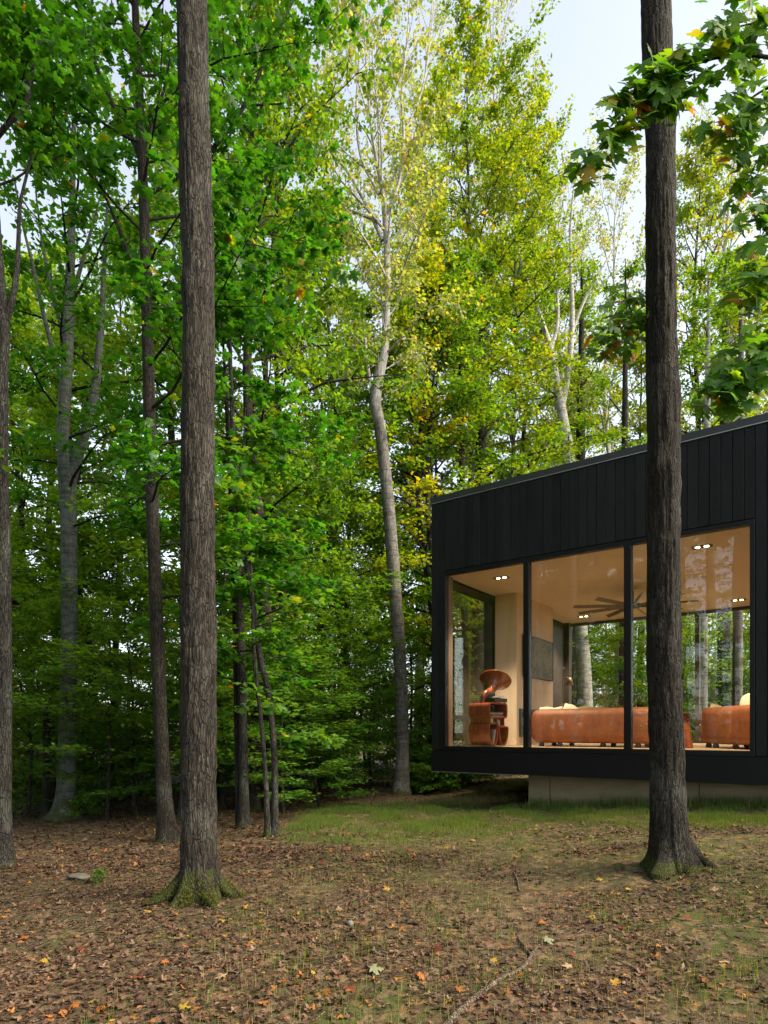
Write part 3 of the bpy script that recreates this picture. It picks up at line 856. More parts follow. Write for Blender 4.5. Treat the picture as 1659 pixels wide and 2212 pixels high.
def grow(seed, path, prad, cb, spread, nl, e0, e1, nsub, ntw, nleaf, lsize, droop=.2, tilt=.5, shape='round', twl=.45, sub_r=True, layered=.5, maple=False, tint0=(.2, .7), azlim=None, limb_ok=None, limbr=.011):
    """limbs, twigs and leaves on a trunk path; returns wood (V,F) and leaf placement arrays"""
    rng = np.random.RandomState(seed)
    path = np.asarray(path, float); zs = path[:, 2]
    top = zs[-1]
    WV, WF, off = [], [], 0
    tw_s, tw_d, tw_l, tw_t = [], [], [], []
    for i in range(nl):
        f = (i + rng.rand() * .8) / nl
        z = cb + (top - .15 - cb) * f
        base = np.array([np.interp(z, zs, path[:, 0]), np.interp(z, zs, path[:, 1]), z])
        r_here = np.interp(z, zs, prad)
        prof = {'broad': math.sin(math.pi * min(.95, .3 + .55 * f)) ** .6, 'round': math.sin(math.pi * min(1, .22 + .80 * f)) ** .7, 'cone': 1.05 - .8 * f, 'vase': .45 + .6 * math.sin(math.pi * (.1 + .75 * f))}[shape]
        L = spread * max(.18, prof) * rng.uniform(.7, 1.15)
        az = i * 2.39996 + rng.uniform(-.5, .5) if azlim is None else rng.uniform(*azlim)
        el = R(e0 + (e1 - e0) * f + rng.uniform(-10, 10))
        n = 6; pts = [base]; d = np.array([math.cos(az) * math.cos(el), math.sin(az) * math.cos(el), math.sin(el)])
        for k in range(n):
            d = unit(d + rng.normal(0, .10, 3) + np.array([0, 0, -.05 if shape != 'vase' else .03]))
            pts.append(pts[-1] + d * L / n)
        pts = np.array(pts)
        if limb_ok is not None and not limb_ok(pts): continue
        lr = min(r_here * .55, .006 + L * limbr)
        V, F = tube(pts, np.linspace(lr, .004, n + 1), 5)
        WV.append(V); WF.append(F + off); off += len(V)
        lt = rng.uniform(-.14, .14)
        for s in range(nsub):
            fr = .22 + .78 * (s + rng.rand()) / nsub
            k = min(n - 1, int(fr * n)); p = pts[k] + (pts[k + 1] - pts[k]) * (fr * n - k)
            dl = unit(pts[k + 1] - pts[k])
            sd = rotz(dl, rng.choice([-1, 1]) * R(rng.uniform(28, 75)))
            sd[2] = sd[2] * (1 - layered) + rng.normal(.05, .15); sd = unit(sd)
            sl = L * rng.uniform(.22, .48) * (1.15 - .5 * fr)
            sp = np.array([p, p + sd * sl * .5 + rng.normal(0, .02, 3), p + unit(sd + [0, 0, -droop * .4]) * sl])
            if sub_r:
                V, F = tube(sp, [max(.004, lr * .45), .005, .002], 3)
                WV.append(V); WF.append(F + off); off += len(V)
            st = lt + rng.uniform(-.10, .10)
            for t in range(ntw):
                g = (t + rng.rand()) / ntw
                q = sp[0] + (sp[1] - sp[0]) * min(1, 2 * g) + (sp[2] - sp[1]) * max(0, 2 * g - 1)
                td = rotz(sd, rng.choice([-1, 1]) * R(rng.uniform(10, 70)))
                td[2] = td[2] * (1 - layered) + rng.normal(-.02, .2)
                tw_s.append(q); tw_d.append(unit(td)); tw_l.append(twl * rng.uniform(.6, 1.2)); tw_t.append(st)
    tw_s, tw_d, tw_l, tw_t = map(np.array, (tw_s, tw_d, tw_l, tw_t))
    T = len(tw_s)
    idx = np.repeat(np.arange(T), nleaf); m = len(idx)
    fr = rng.rand(m)
    d = tw_d[idx]
    sgn = rng.choice([-1, 1], m)[:, None]
    side = unit(np.cross(d, [0, 0, 1.0])) * sgn
    size = lsize * rng.uniform(.45, 1.35, m)
    pos = tw_s[idx] + d * (tw_l[idx] * fr)[:, None] + side * (size * .25)[:, None] + rng.normal(0, lsize * .35, (m, 3))
    axis = d * .6 + side * .8 + rng.normal(0, .35, (m, 3)) + np.array([0, 0, -droop])
    nrm = np.array([0, 0, 1.0]) + rng.normal(0, tilt, (m, 3))
    tint = np.clip(rng.uniform(tint0[0], tint0[1], m) + tw_t[idx], 0, .9)
    rare = rng.rand(m) < .012; tint[rare] = 1.0
    wood = (np.concatenate(WV), np.concatenate(WF)) if WV else (np.zeros((0, 3)), np.zeros((0, 4), int))
    return wood, (pos, axis, nrm, size, tint)

def trunk_path(rng, H, r0, wob=.12, lean=0.0, k=26, flare=1.35):
    z = np.concatenate([[-.35, 0, .12, .35], np.linspace(.8, H, k - 4)])
    a = rng.rand() * 6.28
    x = wob * (vnoise(z * .25 + rng.rand() * 90, 0 * z + rng.rand() * 50) - .5) * 2 * np.minimum(1, z.clip(0) / 2) + lean * math.cos(a) * z.clip(0)
    y = wob * (vnoise(z * .25 + rng.rand() * 90, 0 * z + rng.rand() * 50) - .5) * 2 * np.minimum(1, z.clip(0) / 2) + lean * math.sin(a) * z.clip(0)
    r = r0 * (1 - .93 * (z.clip(0) / H) ** 1.15)
    r = r * (1 + (flare - 1) * np.exp(-z.clip(0) / .16))
    return np.stack([x, y, z], 1), np.maximum(r, .006)

SPECIES = {}
def species(key, seed, H, r0, bark, leafm, wob=.12, lean=0., sides=10, barkd=.006, k=26, **kw):
    rng = np.random.RandomState(seed)
    path, rad = trunk_path(rng, H, r0, wob, lean, k)
    tv, tf = tube(path, rad, sides, barkd, seed, 12, 3.0)
    (wv, wf), lf = grow(seed + 1, path, rad, **kw)
    V = np.concatenate([tv, wv]); F = np.concatenate([tf, wf + len(tv)])
    trunk = npmesh(key + '_trunk', V, F, M[bark], smooth=True)
    LV, LF, LT = leaf_arrays(rng, *lf, KITE_V, KITE_F)
    crown = npmesh(key + '_crown', LV, LF, M[leafm], LT)
    SPECIES[key] = (trunk, crown, H)

for j in range(3):
    species('canopy%d' % j, 100 + j * 7, (16, 18, 14)[j], (.17, .20, .14)[j], ('bark_dark', 'bark_grey', 'bark_dark')[j], 'leaf_forest', wob=.25, lean=.02,
            cb=(4.5, 7.5, 3.5)[j], spread=(3.1, 3.3, 2.7)[j], nl=(40, 36, 36)[j], e0=15, e1=60, nsub=7, ntw=7, nleaf=(11, 11, 11)[j], lsize=.115, tilt=.55)
for j in range(3):
    species('under%d' % j, 300 + j * 7, (7.5, 5.5, 3.6)[j], (.055, .042, .028)[j], 'bark_grey', 'leaf_under', wob=.22, lean=.04, sides=7, k=16, barkd=.002,
            cb=(1.3, .7, .35)[j], spread=(2.1, 1.7, 1.3)[j], nl=(26, 22, 16)[j], e0=12, e1=45, nsub=6, ntw=6, nleaf=(9, 9, 9)[j], lsize=(.11, .105, .10)[j], tilt=.42, layered=.62, shape='vase', twl=.45)
for j in range(2):
    species('poplar%d' % j, 400 + j * 7, (27, 22)[j], (.20, .16)[j], 'bark_pale', 'leaf_poplar', wob=.4, lean=.02,
            cb=(9, 7)[j], spread=(3.6, 3.0)[j], nl=(40, 34)[j], e0=35, e1=70, nsub=6, ntw=6, nleaf=6, lsize=.10, droop=.9, tilt=.9, shape='vase', layered=.15, twl=.5)
species('yellow', 500, 21, .17, 'bark_grey', 'leaf_yellow', wob=.25, cb=5.0, spread=3.7, nl=64, e0=15, e1=55, nsub=8, ntw=7, nleaf=16, lsize=.11, tilt=.55, shape='broad')
for j in range(2):
    species('shrub%d' % j, 600 + j, (1.15, .7)[j], .012, 'bark_grey', 'leaf_under', wob=.1, sides=5, k=8, barkd=0,
            cb=(.15, .08)[j], spread=(.62, .45)[j], nl=(14, 11)[j], e0=25, e1=60, nsub=4, ntw=3, nleaf=8, lsize=.085, tilt=.4, layered=.6, twl=.22)

species('sentinel', 700, 17, .21, 'bark_aspen', 'leaf_forest', wob=.15, lean=.01, sides=24, k=60, barkd=.008, cb=9.5, spread=2.4, nl=26, e0=20, e1=60, nsub=6, ntw=5, nleaf=10, lsize=.13)
def tree(key, name, x, y, label, cat, group=None, H=None, rz=0., zoff=0., wide=None, leafm=None, barkm=None):
    t, c, h0 = SPECIES[key]
    s = (H / h0) if H else 1.0
    root = empty(name, (x, y, gz1(x, y) + zoff), rz)
    w = wide if wide else (s if s < 1.2 else 1.2)
    root.scale = (w, w, s)
    to = link('trunk', t, root); co = link('crown', c, root)
    for o, m in ((to, barkm), (co, leafm)):
        if m:
            o.material_slots[0].link = 'OBJECT'; o.material_slots[0].material = M[m]
    meta(root, label, cat, group)
    return root

# ------------------------------------------------------------------ hero trunks traced from the photograph
def stem_points(Y, px, dy=0.0):
    """px: (x, y, width) display pixels bottom to top -> points, radii"""
    pts = []; rad = []
    for i, (x, y, w) in enumerate(px):
        yy = Y + dy * i
        pts.append(P(x, y, yy)); rad.append(w / 2 / 1342 * yy)
    return np.array(pts), np.array(rad)

def hero(name, base, px, bark, label, cat='tree', extra=None, barkd=.008, sides=40, k=160, flare=1.35, roots=0, cells=22, zscale=4.0, seed=1, dy=0.0, Y=None, knots=()):
    Y = Y or ground_at(*base)
    x0 = (base[0] - 829.5) / 1342 * Y
    z0 = gz1(x0, Y)
    pts, rad = stem_points(Y, px, dy)
    org = np.array([x0, Y, z0])
    root = empty(name, tuple(org))
    meta(root, label, cat)
    pts = pts - org
    # underground start
    b = pts[0].copy(); b[2] = -.35
    b1 = pts[0].copy(); b1[2] = 0.0
    pts = np.concatenate([[b, b1], pts[pts[:, 2] > .05]]); rad = np.concatenate([[rad[0], rad[0]], rad[-(len(pts) - 2):]])
    if extra is not None:
        pts = np.concatenate([pts, np.array(extra)[:, :3]]); rad = np.concatenate([rad, np.array(extra)[:, 3]])
    p, r = resample(pts, rad, k)
    r = r * (1 + (flare - 1) * np.exp(-p[:, 2].clip(0) / .22))
    V, F = tube(p, r, sides, barkd, seed, cells, zscale)
    for kz, ka, amp, sz in knots:
        cz = np.array([np.interp(kz, p[:, 2], p[:, 0]), np.interp(kz, p[:, 2], p[:, 1])]); rk = np.interp(kz, p[:, 2], r)
        c3 = np.array([cz[0] + rk * math.cos(ka), cz[1] + rk * math.sin(ka), kz])
        dd = np.linalg.norm((V - c3) * np.array([1, 1, .75]), axis=1) / sz
        prof_ = amp * (np.exp(-dd ** 2) - .75 * np.exp(-(dd / .38) ** 2))
        V[:, 0] += prof_ * math.cos(ka); V[:, 1] += prof_ * math.sin(ka)
    if roots:
        cen = np.array([np.interp(V[:, 2], p[:, 2], p[:, 0]), np.interp(V[:, 2], p[:, 2], p[:, 1])]).T
        d = V[:, :2] - cen; ang = np.arctan2(d[:, 1], d[:, 0])
        lob = np.maximum(0, np.cos(roots * ang + seed) * .6 + .4 * np.cos(2 * ang + 1.3 * seed)) ** 1.5
        V[:, :2] += d * (lob * 1.0 * np.exp(-V[:, 2].clip(0) / .13))[:, None]
    link('trunk', npmesh(name + '_trunk', V, F, M[bark], smooth=True), root)
    return root, org, Y, (p, r)

def add_roots(root, org, r0, specs, bark, seed=3):
    rg = np.random.RandomState(seed); out = []
    for a, L, rr in specs:
        d = np.array([math.cos(a), math.sin(a), 0]); n_ = np.array([-d[1], d[0], 0]); w = rg.uniform(-.12, .12)
        ctrl = []
        for f, h in ((.0, .30), (.25, .16), (.5, .055), (.75, .012), (1.0, -.05)):
            q = d * (r0 * .45 + L * f) + n_ * w * L * math.sin(f * 2.6)
            gl = gz1(org[0] + q[0], org[1] + q[1]) - org[2]
            ctrl.append((q[0], q[1], gl + h * (1 if f else 1.0)))
        p, r = resample(np.array(ctrl), np.array([rr * 1.1, rr, rr * .8, rr * .55, rr * .3]), 40)
        V, F = tube(p, r, 20, .007, seed + a, 9, 5)
        link('root', npmesh('root', V, F, M[bark], smooth=True), root); out.append(V)
    return np.concatenate(out)
def add_moss(root, V, n, zmax, seed, side=None, size=.016):
    rg = np.random.RandomState(seed)
    k = (V[:, 2] < zmax) & (V[:, 2] > -.06)
    if side is not None: k &= (V[:, 0] * side[0] + V[:, 1] * side[1] > side[2])
    k &= vnoise(np.arctan2(V[:, 1], V[:, 0]) * 3 + seed, V[:, 2] * 9 + seed * 2) > .46
    c = V[k]
    if not len(c): return
    q = c[rg.randint(len(c), size=n)] + rg.normal(0, .012, (n, 3))
    out_ = unit(np.stack([q[:, 0], q[:, 1], .15 + 0 * q[:, 0]], 1))
    ax = out_ + rg.normal(0, .5, (n, 3)) + [0, 0, .3]
    T0 = np.array([(0, -.16, 0), (0, .16, 0), (1, 0, .1)]); F0 = np.array([(0, 1, 2)])
    LV, LF, LT = leaf_arrays(rg, q, ax, rg.normal(0, 1, (n, 3)), size * rg.uniform(.5, 1.5, n), rg.rand(n), T0, F0)
    link('moss', npmesh('moss', LV, LF, M['moss'], LT), root)['kind'] = 'stuff'

def branch(root, org, Y, px, bark, sides=10, k=24, barkd=.003, dy=0.0, seed=2):
    pts, rad = stem_points(Y, px, dy)
    p, r = resample(pts - org, rad, k)
    V, F = tube(p, r, sides, barkd, seed, 8, 4)
    return link('branch', npmesh('branch', V, F, M[bark], smooth=True), root), (p, r)

def crown_on(root, p, r, leafm, seed, tmpl='kite', name='crown', twigm='bark_dark', keep=None, org=None, **kw):
    if keep is not None:
        def px_(a): a = a + org; return 829.5 + 1342 * a[:, 0] / a[:, 1], 1578.5 - 1342 * (a[:, 2] - CAM_Z) / a[:, 1]
        kw['limb_ok'] = lambda pts: bool(np.all(keep(*px_(pts[2:]))))
    wood, lf = grow(seed, p, r, **kw)
    if keep is not None:
        wq = lf[0] + org
        kk = keep(829.5 + 1342 * wq[:, 0] / wq[:, 1], 1578.5 - 1342 * (wq[:, 2] - CAM_Z) / wq[:, 1])
        lf = tuple(a[kk] for a in lf)
    rng = np.random.RandomState(seed)
    V0, F0 = (MAPLE_V, MAPLE_F) if tmpl == 'maple' else (KITE_V, KITE_F)
    LV, LF, LT = leaf_arrays(rng, *lf, V0, F0)
    co = link(name, npmesh('crown', LV, LF, M[leafm], LT), root)
    co['kind'] = 'stuff'
    if len(wood[0]): link('twigs', npmesh('twigs', wood[0], wood[1], M[twigm], smooth=True), root)['kind'] = 'stuff'
    return co, lf

# single leaves as parts, alike ones share mesh data
LEAFM = {}
def leaf_mesh(kind, tint, var=0):
    key = (kind, round(tint, 2), var)
    if key not in LEAFM:
        rng = np.random.RandomState(var + 77)
        half = [(-.05, .10), (-.13, .29), (.02, .27), (.10, .21), (.17, .40), (.24, .38), (.30, .55), (.44, .52), (.58, .63), (.53, .40), (.46, .19), (.62, .20), (.68, .31), (.76, .17), (.86, .12)]
        V = [(.30, 0, .03), (0, 0, 0)] + [(x, y, 0) for x, y in half] + [(1.0, 0, 0)] + [(x, -y, 0) for x, y in half[::-1]]
        V = np.array(V, float)
        V[:, 2] = .05 - .28 * np.abs(V[:, 1]) ** 1.5 * rng.uniform(.3, 1.5) - .22 * V[:, 0] ** 2 * rng.uniform(.2, 1.4) + .03 * np.sin(9 * V[:, 1] + var)
        n = len(V) - 1
        F = np.array([(0, 1 + (i + 1) % n, 1 + i) for i in range(n)])
        LEAFM[key] = npmesh('leaf', V, F, M[kind], np.full(len(V), tint))
    return LEAFM[key]
def frame(pos, axis, nrm, size):
    nrm = unit(np.asarray(nrm, float)); axis = np.asarray(axis, float); axis = unit(axis - nrm * axis.dot(nrm)); side = np.cross(nrm, axis)
    m = Matrix.Identity(4)
    for i in range(3):
        m[i][0], m[i][1], m[i][2], m[i][3] = axis[i] * size, side[i] * size, nrm[i] * size, pos[i]
    return m
def leaf_part(parent, kind, tint, var, pos, axis, nrm, size):
    o = link('leaf', leaf_mesh(kind, tint, var), parent)
    o.matrix_local = frame(pos, axis, nrm, size)
    return o

HEROES = []
# big ridged trunk on the left
t1, o1, Y1, pr1 = hero('maple_tree', (430, 1948), [(430, 1948, 84), (429, 1840, 76), (429, 1500, 74), (427, 1200, 71), (426, 900, 68), (428, 600, 64), (424, 430, 66), (421, 300, 65), (416, 100, 66), (413, -60, 66)],
    'bark_brown', 'thick ridged brown trunk with mossy roots, standing alone in the leaf litter', 'tree', barkd=.017, sides=120, k=640, flare=1.25, roots=5, cells=26, zscale=3.0, seed=4, knots=((5.55, -1.2, .035, .10), (5.35, -2.4, .03, .09), (2.9, -.9, .018, .06), (1.05, -2.0, .02, .07), (6.9, -1.9, .02, .07), (3.9, -2.2, .016, .06)))
rv = add_roots(t1, o1, .16, ((3.5, .42, .062), (4.4, .26, .05), (5.4, .36, .058), (.15, .34, .055), (2.3, .30, .05)), 'bark_brown')
add_moss(t1, rv, 9000, .20, 5)
tv1 = np.array([v.co for v in t1.children[0].data.vertices]); add_moss(t1, tv1, 6000, .30, 8, (.7, -.7, -.02))
# trunk in front of the house
t9, o9, Y9, pr9 = hero('maple_tree', (1450, 1872), [(1452, 1872, 92), (1445, 1800, 76), (1440, 1600, 70), (1434, 1400, 69), (1433, 1200, 66), (1433, 1000, 66), (1430, 800, 64), (1428, 600, 62), (1426, 300, 61), (1419, 100, 62), (1416, -60, 61)],
    'bark_dark', 'dark ridged trunk standing on the lawn in front of the house windows', 'tree', barkd=.017, sides=120, k=640, flare=1.22, roots=4, cells=26, zscale=3.0, seed=9, knots=((3.9, -2.6, .035, .09), (4.6, -.4, .03, .09), (3.1, -1.5, .02, .07), (2.2, -2.3, .022, .07), (6.3, -2.8, .03, .09), (7.3, -.9, .02, .07), (1.2, -1.0, .02, .08)))
rv = add_roots(t9, o9, .19, ((3.7, .30, .06), (5.6, .36, .06), (.3, .30, .055), (4.7, .22, .05)), 'bark_dark', 5)
add_moss(t9, rv, 2500, .12, 12, (1, -.3, .1))
# dark straight trunk behind the big one
t2, o2, Y2, pr2 = hero('maple_tree', (358, 1820), [(362, 1820, 40), (354, 1700, 31), (345, 1500, 29), (335, 1250, 27), (326, 1000, 25), (320, 800, 24), (316, 640, 23), (311, 450, 21), (305, 300, 20), (296, 100, 16), (290, -40, 14), (283, -300, 10), (280, -500, 4)],
    'bark_dark', 'slender dark trunk with big green leaves, close behind the thick ridged trunk', 'tree', barkd=.006, sides=32, k=260, seed=14)
branch(t2, o2, Y2, [(310, 360, 12), (285, 300, 11), (250, 240, 10), (215, 160, 9), (180, 60, 7), (160, -20, 5)], 'bark_dark')
branch(t2, o2, Y2, [(318, 640, 9), (290, 580, 9), (255, 490, 8), (230, 430, 6), (205, 380, 3)], 'bark_dark')
branch(t2, o2, Y2, [(312, 320, 8), (330, 260, 7), (355, 190, 6), (368, 120, 4)], 'bark_dark')
branch(t2, o2, Y2 , [(322, 420, 10), (400, 370, 10), (470, 310, 9), (530, 225, 8), (560, 160, 7), (605, 60, 6), (640, -10, 4)], 'bark_dark', dy=.12)
branch(t2, o2, Y2 + .5, [(535, 228, 5), (570, 226, 4), (610, 224, 3)], 'bark_dark')
# forked smooth beech
t3, o3, Y3, pr3 = hero('beech_tree', (140, 1770), [(138, 1770, 52), (142, 1700, 38), (147, 1500, 34), (150, 1250, 33), (148, 1100, 33), (146, 1040, 36), (138, 930, 26), (144, 800, 24), (149, 650, 22), (154, 520, 17), (157, 400, 12), (160, 250, 9), (166, 60, 6)],
    'bark_beech', 'smooth grey forked beech with a mossy foot', 'tree', barkd=.003, sides=36, k=220, roots=4, cells=7, zscale=1.2, seed=6)
branch(t3, o3, Y3, [(150, 1045, 24), (168, 985, 22), (185, 930, 21), (203, 860, 18), (214, 760, 16), (222, 640, 11), (228, 520, 7), (236, 380, 4)], 'bark_beech', 14, 40)
branch(t3, o3, Y3, [(141, 840, 11), (115, 760, 10), (90, 660, 9), (70, 570, 7), (48, 480, 5), (30, 380, 3)], 'bark_beech', dy=-.05)
branch(t3, o3, Y3, [(148, 660, 10), (165, 610, 9), (185, 540, 7), (210, 450, 4), (225, 390, 2)], 'bark_beech')
branch(t3, o3, Y3, [(146, 760, 9), (120, 660, 8), (100, 570, 7), (80, 440, 4), (75, 340, 3)], 'bark_beech', dy=.05)
# left edge trunk
t4, o4, Y4, pr4 = hero('maple_tree', (5, 1872), [(4, 1872, 44), (5, 1750, 34), (9, 1500, 31), (8, 1200, 28), (3, 1000, 26), (5, 800, 24), (8, 700, 22), (-2, 560, 16), (-10, 400, 12), (-14, 200, 9), (-20, -60, 7)],
    'bark_grey', 'grey knotty trunk with a fork, left of the smooth beech', 'tree', barkd=.006, sides=36, k=220, seed=21)
branch(t4, o4, Y4, [(10, 700, 15), (26, 650, 13), (36, 590, 11), (40, 520, 9), (44, 440, 7), (70, 330, 5)], 'bark_grey')
branch(t4, o4, Y4, [(-10, 300, 12), (20, 265, 11), (55, 230, 10), (70, 150, 8), (90, 60, 5)], 'bark_grey')
# weathered snag beside the beech
sn, osn, Ysn, _ = hero('dead_snag', (108, 1765), [(110, 1765, 34), (106, 1700, 27), (106, 1620, 25), (105, 1560, 22), (107, 1525, 14), (110, 1505, 4)], 'bark_dark',
    'broken dead stump of a tree beside the smooth beech', 'dead tree', barkd=.010, sides=28, k=70, seed=33, cells=14)
# twin stems
t6, o6, Y6, pr6 = hero('maple_tree', (526, 1790), [(526, 1790, 24), (527, 1700, 20), (524, 1500, 19), (516, 1300, 17), (510, 1150, 15), (506, 1000, 12), (500, 850, 9), (495, 650, 6), (490, 450, 3)],
    'bark_grey', 'pair of straight grey stems growing from one foot beside two leaning saplings', 'tree', barkd=.004, sides=24, k=160, seed=41)
branch(t6, o6, Y6 + .12, [(517, 1800, 19), (516, 1700, 17), (513, 1500, 17), (508, 1300, 15), (503, 1150, 14), (497, 1000, 12), (488, 850, 8), (480, 700, 4)], 'bark_dark', 16, 60)
# leaning saplings
t7, o7, Y7, pr7 = hero('sapling', (592, 1806), [(593, 1806, 21), (594, 1740, 15), (592, 1620, 14), (580, 1500, 13), (562, 1420, 13), (550, 1330, 12), (536, 1240, 11), (524, 1180, 10), (514, 1120, 8), (516, 1040, 6), (526, 950, 4), (530, 880, 2)],
    'bark_grey', 'thicker of two thin saplings leaning over toward the paired grey stems', 'tree', barkd=.003, sides=18, k=140, seed=45)
t7b, o7b, Y7b, _ = hero('sapling', (578, 1808), [(578, 1808, 13), (575, 1700, 10), (568, 1600, 9), (556, 1480, 8), (548, 1400, 8), (545, 1280, 6), (540, 1180, 5), (536, 1060, 3)],
    'bark_grey', 'thinner of two thin saplings leaning over toward the paired grey stems', 'tree', barkd=.002, sides=14, k=100, seed=47)
# tall crooked aspen beside the house
t8, o8, Y8, pr8 = hero('aspen_tree', (866, 1715), [(866, 1715, 34), (869, 1650, 29), (868, 1550, 28), (862, 1400, 27), (852, 1260, 27), (842, 1130, 27), (833, 1030, 27), (822, 930, 26), (811, 870, 25), (818, 815, 23), (830, 760, 18), (835, 660, 16), (836, 560, 15), (832, 470, 13), (824, 400, 11), (812, 340, 8), (800, 260, 6), (790, 120, 4), (785, 0, 3)],
    'bark_crook', 'tall crooked aspen with grey ringed bark and pale upper stem, near the house corner', 'tree', barkd=.005, sides=36, k=300, seed=52, cells=10, zscale=2.5)
for px in ([(832, 470, 10), (860, 400, 8), (872, 300, 7), (868, 200, 5), (880, 80, 4), (890, -40, 3)], [(826, 520, 9), (790, 440, 8), (750, 370, 7), (715, 330, 5), (690, 290, 3)],
           [(818, 420, 7), (780, 340, 6), (770, 240, 5), (775, 120, 4), (770, 0, 2)], [(822, 480, 7), (770, 460, 6), (720, 440, 5), (700, 440, 3)], [(868, 300, 5), (910, 200, 4), (930, 80, 3), (940, -20, 2)],
           [(810, 870, 9), (795, 800, 8), (788, 720, 5), (785, 690, 2)]):
    branch(t8, o8, Y8, px, 'bark_pale', 8, 24, .001)
crown_on(t8, pr8[0], pr8[1], 'leaf_poplar', 81, twigm='bark_pale', cb=9.0, spread=2.3, nl=40, e0=30, e1=65, nsub=6, ntw=6, nleaf=8, lsize=.10, droop=.9, tilt=.9, shape='vase', layered=.15, twl=.5)
# big-leaved crown of the slender dark trunk
z2 = pr2[0][:, 2]
keepL = lambda px, py: ~((px < 245) & (py > 420))
c2, lf2 = crown_on(t2, pr2[0], pr2[1], 'leaf_maple', 82, 'maple', keep=keepL, org=o2, cb=3.4, spread=2.9, nl=46, e0=5, e1=50, nsub=7, ntw=6, nleaf=9, lsize=.105, tilt=.5, layered=.7, twl=.5, limbr=.006)
crown_on(t6, pr6[0], pr6[1], 'leaf_maple', 84, 'maple', cb=1.7, spread=1.35, nl=20, e0=5, e1=40, nsub=5, ntw=4, nleaf=6, lsize=.115, tilt=.35, layered=.85, twl=.35)
crown_on(t3, pr3[0], pr3[1], 'leaf_maple', 85, 'kite', cb=5.5, spread=2.4, nl=30, e0=15, e1=55, nsub=6, ntw=6, nleaf=10, lsize=.12, tilt=.5, layered=.6)
crown_on(t4, pr4[0], pr4[1], 'leaf_maple', 86, 'maple', keep=keepL, org=o4, cb=4.2, spread=2.2, nl=26, e0=10, e1=50, nsub=6, ntw=5, nleaf=8, lsize=.105, tilt=.5, layered=.6, limbr=.006)
crown_on(t7, pr7[0], pr7[1], 'leaf_under', 87, 'maple', cb=1.3, spread=.95, nl=14, e0=0, e1=30, nsub=4, ntw=4, nleaf=6, lsize=.10, tilt=.35, layered=.85, twl=.3)
crown_on(t7b, _[0], _[1], 'leaf_maple', 88, 'maple', cb=2.2, spread=.8, nl=10, e0=0, e1=30, nsub=4, ntw=4, nleaf=6, lsize=.10, tilt=.35, layered=.85, twl=.3)
# the biggest leaves of that crown as single parts
cam_pos = np.array([0, 0, CAM_Z])
wp = lf2[0] + o2
u_ = wp[:, 0] / wp[:, 1]; w_ = (wp[:, 2] - CAM_Z) / wp[:, 1]
rank = np.where((np.abs(u_) < .6) & (w_ < 1.15) & ((u_ < -.33) | (u_ > -.27)), lf2[3] / wp[:, 1], 0)
big = np.argsort(-rank)[:280]
for i in big:
    leaf_part(c2, 'leaf_maple', float(np.round(lf2[4][i] * 5) / 5 if lf2[4][i] < .95 else 1.0), i % 4, lf2[0][i] + np.array([0, -.03, -.02]), lf2[1][i], lf2[2][i] + np.array([0, -.3, 0]), lf2[3][i] * 1.05)

# ---- maple whose leafy branches hang in from beyond the right edge
mx, my = 4.55, 4.9
tm = empty('maple_tree', (mx, my, gz1(mx, my))); om = np.array([mx, my, gz1(mx, my)])
meta(tm, 'maple with large dark green and orange leaves, hanging branches beside the black house front', 'tree')
pth = np.array([(0, 0, -.3), (0, 0, 0), (.02, .02, .4), (.0, .05, 2), (-.06, .02, 4), (-.1, .0, 6.5), (-.12, 0, 9)])
p_, r_ = resample(pth, np.array([.17, .15, .12, .11, .10, .08, .05]), 140)
V, F = tube(p_, r_, 32, .008, 60, 18, 3.0)
link('trunk', npmesh('trunk', V, F, M['bark_dark'], smooth=True), tm)
crm = empty('crown'); crm.parent = tm
rngm = np.random.RandomState(17)
LEAFQ = []
def maple_branch(Y, px, n, spread_px, orange=.06, size=.13, start=0.0, parent=tm, leafparent=crm, org=om, lift=0):
    b, (p, r) = branch(parent, org, Y, px, 'bark_dark', 7, 30, .001)
    L = len(p)
    for i in range(n):
        f = start + (1 - start) * rngm.rand() ** .8
        k = min(L - 1, int(f * (L - 1)))
        q = p[k] + np.clip(rngm.normal(0, 1, 3), -1.8, 1.8) * np.array([1, .8, .8]) * spread_px / 1342 * Y
        ax = np.array([rngm.normal(0, .6), rngm.normal(-.2, .4), -.75 + rngm.normal(0, .35)])
        nr = np.array([rngm.normal(0, .35), -.65 + rngm.normal(0, .3), .55 + rngm.normal(0, .35)])
        tint = 1.0 if rngm.rand() < orange else float(rngm.choice([.05, .25, .45, .65, .85]))
        LEAFQ.append((leafparent, tint, int(rngm.randint(5)), q, ax, nr, size * rngm.uniform(.7, 1.25)))
YB = 4.9
xr = 829.5 + (mx - .1) / YB * 1342
maple_branch(YB, [(xr, 420, 14), (1850, 200, 12), (1720, 140, 9), (1620, 120, 7), (1530, 130, 5), (1450, 165, 4), (1385, 195, 3), (1320, 225, 2)], 150, 26, start=.40)
maple_branch(YB, [(1440, 170, 4), (1395, 225, 3), (1340, 275, 3), (1290, 330, 2), (1262, 375, 2)], 95, 24, .12)
maple_branch(YB, [(1850, 200, 10), (1740, 170, 7), (1650, 195, 5), (1600, 240, 4), (1570, 320, 2)], 120, 30, .08, start=.35)
maple_branch(YB, [(1500, 120, 3), (1465, 160, 2), (1440, 210, 2), (1432, 235, 2)], 60, 20, .05)
maple_branch(YB - .5, [(2150, 700, 12), (1900, 500, 10), (1760, 520, 7), (1670, 590, 5), (1630, 650, 3)], 70, 34, .08, start=.6)
maple_branch(YB - .5, [(2150, 800, 12), (1900, 660, 9), (1740, 700, 7), (1650, 750, 5), (1590, 810, 3), (1570, 850, 2)], 130, 34, .08, start=.5)
